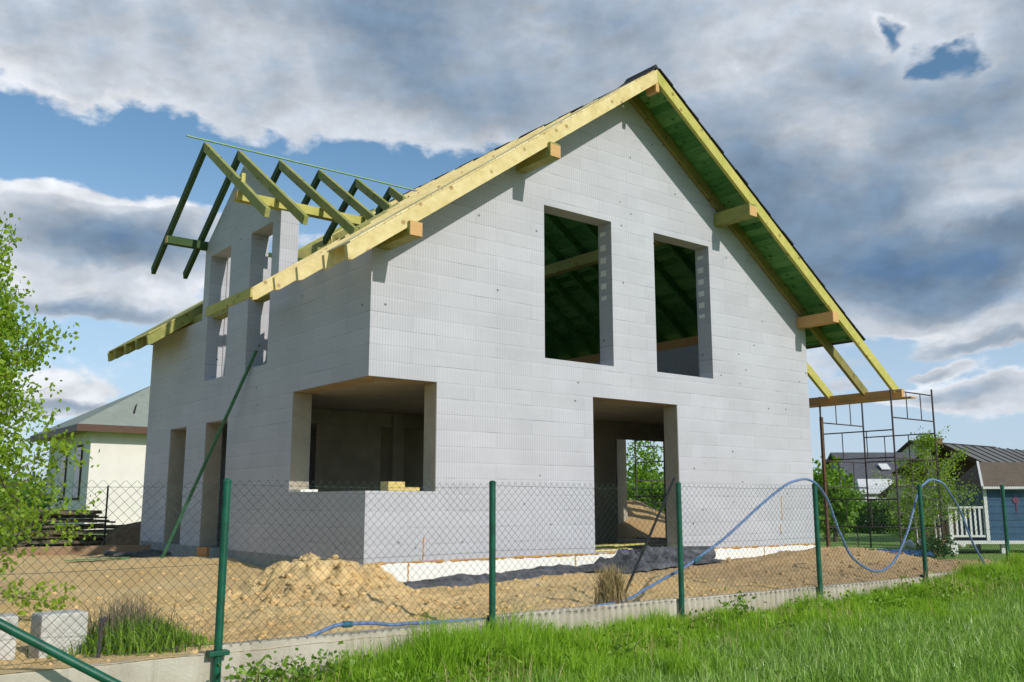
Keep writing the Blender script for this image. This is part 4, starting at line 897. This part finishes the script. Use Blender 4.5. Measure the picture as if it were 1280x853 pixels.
# low timber boundary fence at the back of the lawn
a, b_ = dep(1140, 650, 30), dep(1262, 650, 29); bf = empty('board_fence', (a.x, a.y, GZ)); tag(bf, 'dark brown board fence behind the birch and playhouse', 'fence'); d_ = Vector((b_.x-a.x, b_.y-a.y, 0))
n = 26; o = MB()
for i in range(n): p_ = d_*((i+.5)/n); o.bar((p_.x,p_.y,0),(p_.x,p_.y,1.15+.02*(i%2)), d_.length/n*.9, .02, d_.normalized().cross(Vector((0,0,1))))
o.build('boards', BROWN, bf)
for i in range(5): p_ = d_*(i/4); o = MB(); o.box((p_.x-.05,p_.y+.04,0),(p_.x+.05,p_.y+.14,1.25)); o.build('post', BROWN, bf)

# ------------------------------------------------------------------ neighbour, left
E0 = dep(110, 600, 42); lh = empty('bungalow', (E0.x, E0.y, GZ)); lh.scale = (1.6,1.6,1.6); tag(lh, 'cream single storey house with grey green hip roof behind the left corner', 'house')
ze = 2.85+.1; LX2, LY2 = 9.0, 5.2; ov = .5
o = MB(); o.box((0,0,0),(LX2,LY2,ze-.12)); o.build('wall', CREAM, lh)
o = MB(); hx = LY2/2; zr2 = ze + (hx+ov)*.56; e = ov
vs = [(-e,-e,ze),(LX2+e,-e,ze),(LX2+e,LY2+e,ze),(-e,LY2+e,ze),(hx,hx,zr2),(LX2-hx,hx,zr2)]
o.add(vs, [(0,1,5,4),(1,2,5),(2,3,4,5),(3,0,4)]); rf = o.build('roof', simple('grey_green_roof', (.30,.33,.28), .8, .1, 3), lh)
o = MB(); o.box((-e-.02,-e-.02,ze-.20),(LX2+e,-e+.1,ze-.006)); o.box((-e-.02,-e+.1,ze-.20),(-e+.1,LY2+e,ze-.006)); o.build('gutter', simple('brown_gutter', (.11,.055,.035), .5, .1), rf)
o = MB(); o.box((-e+.1,-e+.1,ze-.16),(LX2+e,LY2+e,ze-.10)); o.build('soffit', SOFF, lh)
for x in (1.2, 2.4):
    o = MB(); z_ = ze + .4; y_ = -e+.4/.52*1.0; o.bar((x, y_, z_+.03), (x+.35, y_+.95, z_+.52), .05, .05); o.build('roof_bracket', DARKST, rf)
for y in (.8, 2.6):
    o = MB(); o.box((-.03,y,.85),(-.003,y+.75,2.45)); f_ = o.build('window', BROWN, lh); o = MB(); o.box((-.04,y+.07,.92),(-.031,y+.68,2.38)); o.build('pane', GLASS, f_)
o = MB(); q = on(135, 610, 1, 11.8); o.tube([(q.x, 11.8, -.3), (q.x, 11.8, q.z+.05)], .022, 7); lying('metal_post', o, DARKST, 'thin grey post standing before the cream house wall', 'post')
q = dep(20, 620, 27); bush('garden_shrub', 'green shrub behind the left birch', 'shrub', (q.x, q.y, .5), (1.2, 1, 1.0), 1600, .13, HD, seed=31)
# distant trees along the horizon
for k, (px, d, h_, rx) in enumerate([(1030,85,5.0,5),(1090,95,4.4,6),(1150,90,4.2,6),(1235,100,4.4,7),(1330,90,5,7),(780,90,5.5,7),(850,95,5,7),(0,80,4,6),(-60,70,5,6),(1420,80,6,8)]):
    q = dep(px, 629, d); bush('distant_tree', ['far tree right beside the gable edge', 'far tree over the grey roof', 'far tree behind the right birch', 'far tree behind the dark roofed house', 'far tree at the right edge of the view', 'far tree on the left in the doorway view', 'far tree on the right in the doorway view', 'far tree at the left edge behind the birch', 'far tree left outside the birch', 'far tree beyond the playhouse'][k], 'tree', (q.x, q.y, h_*.35), (rx, rx*.8, h_*.5), 1500, .5, HD, 'far trees along the horizon', trunk=GZ, seed=40+k)
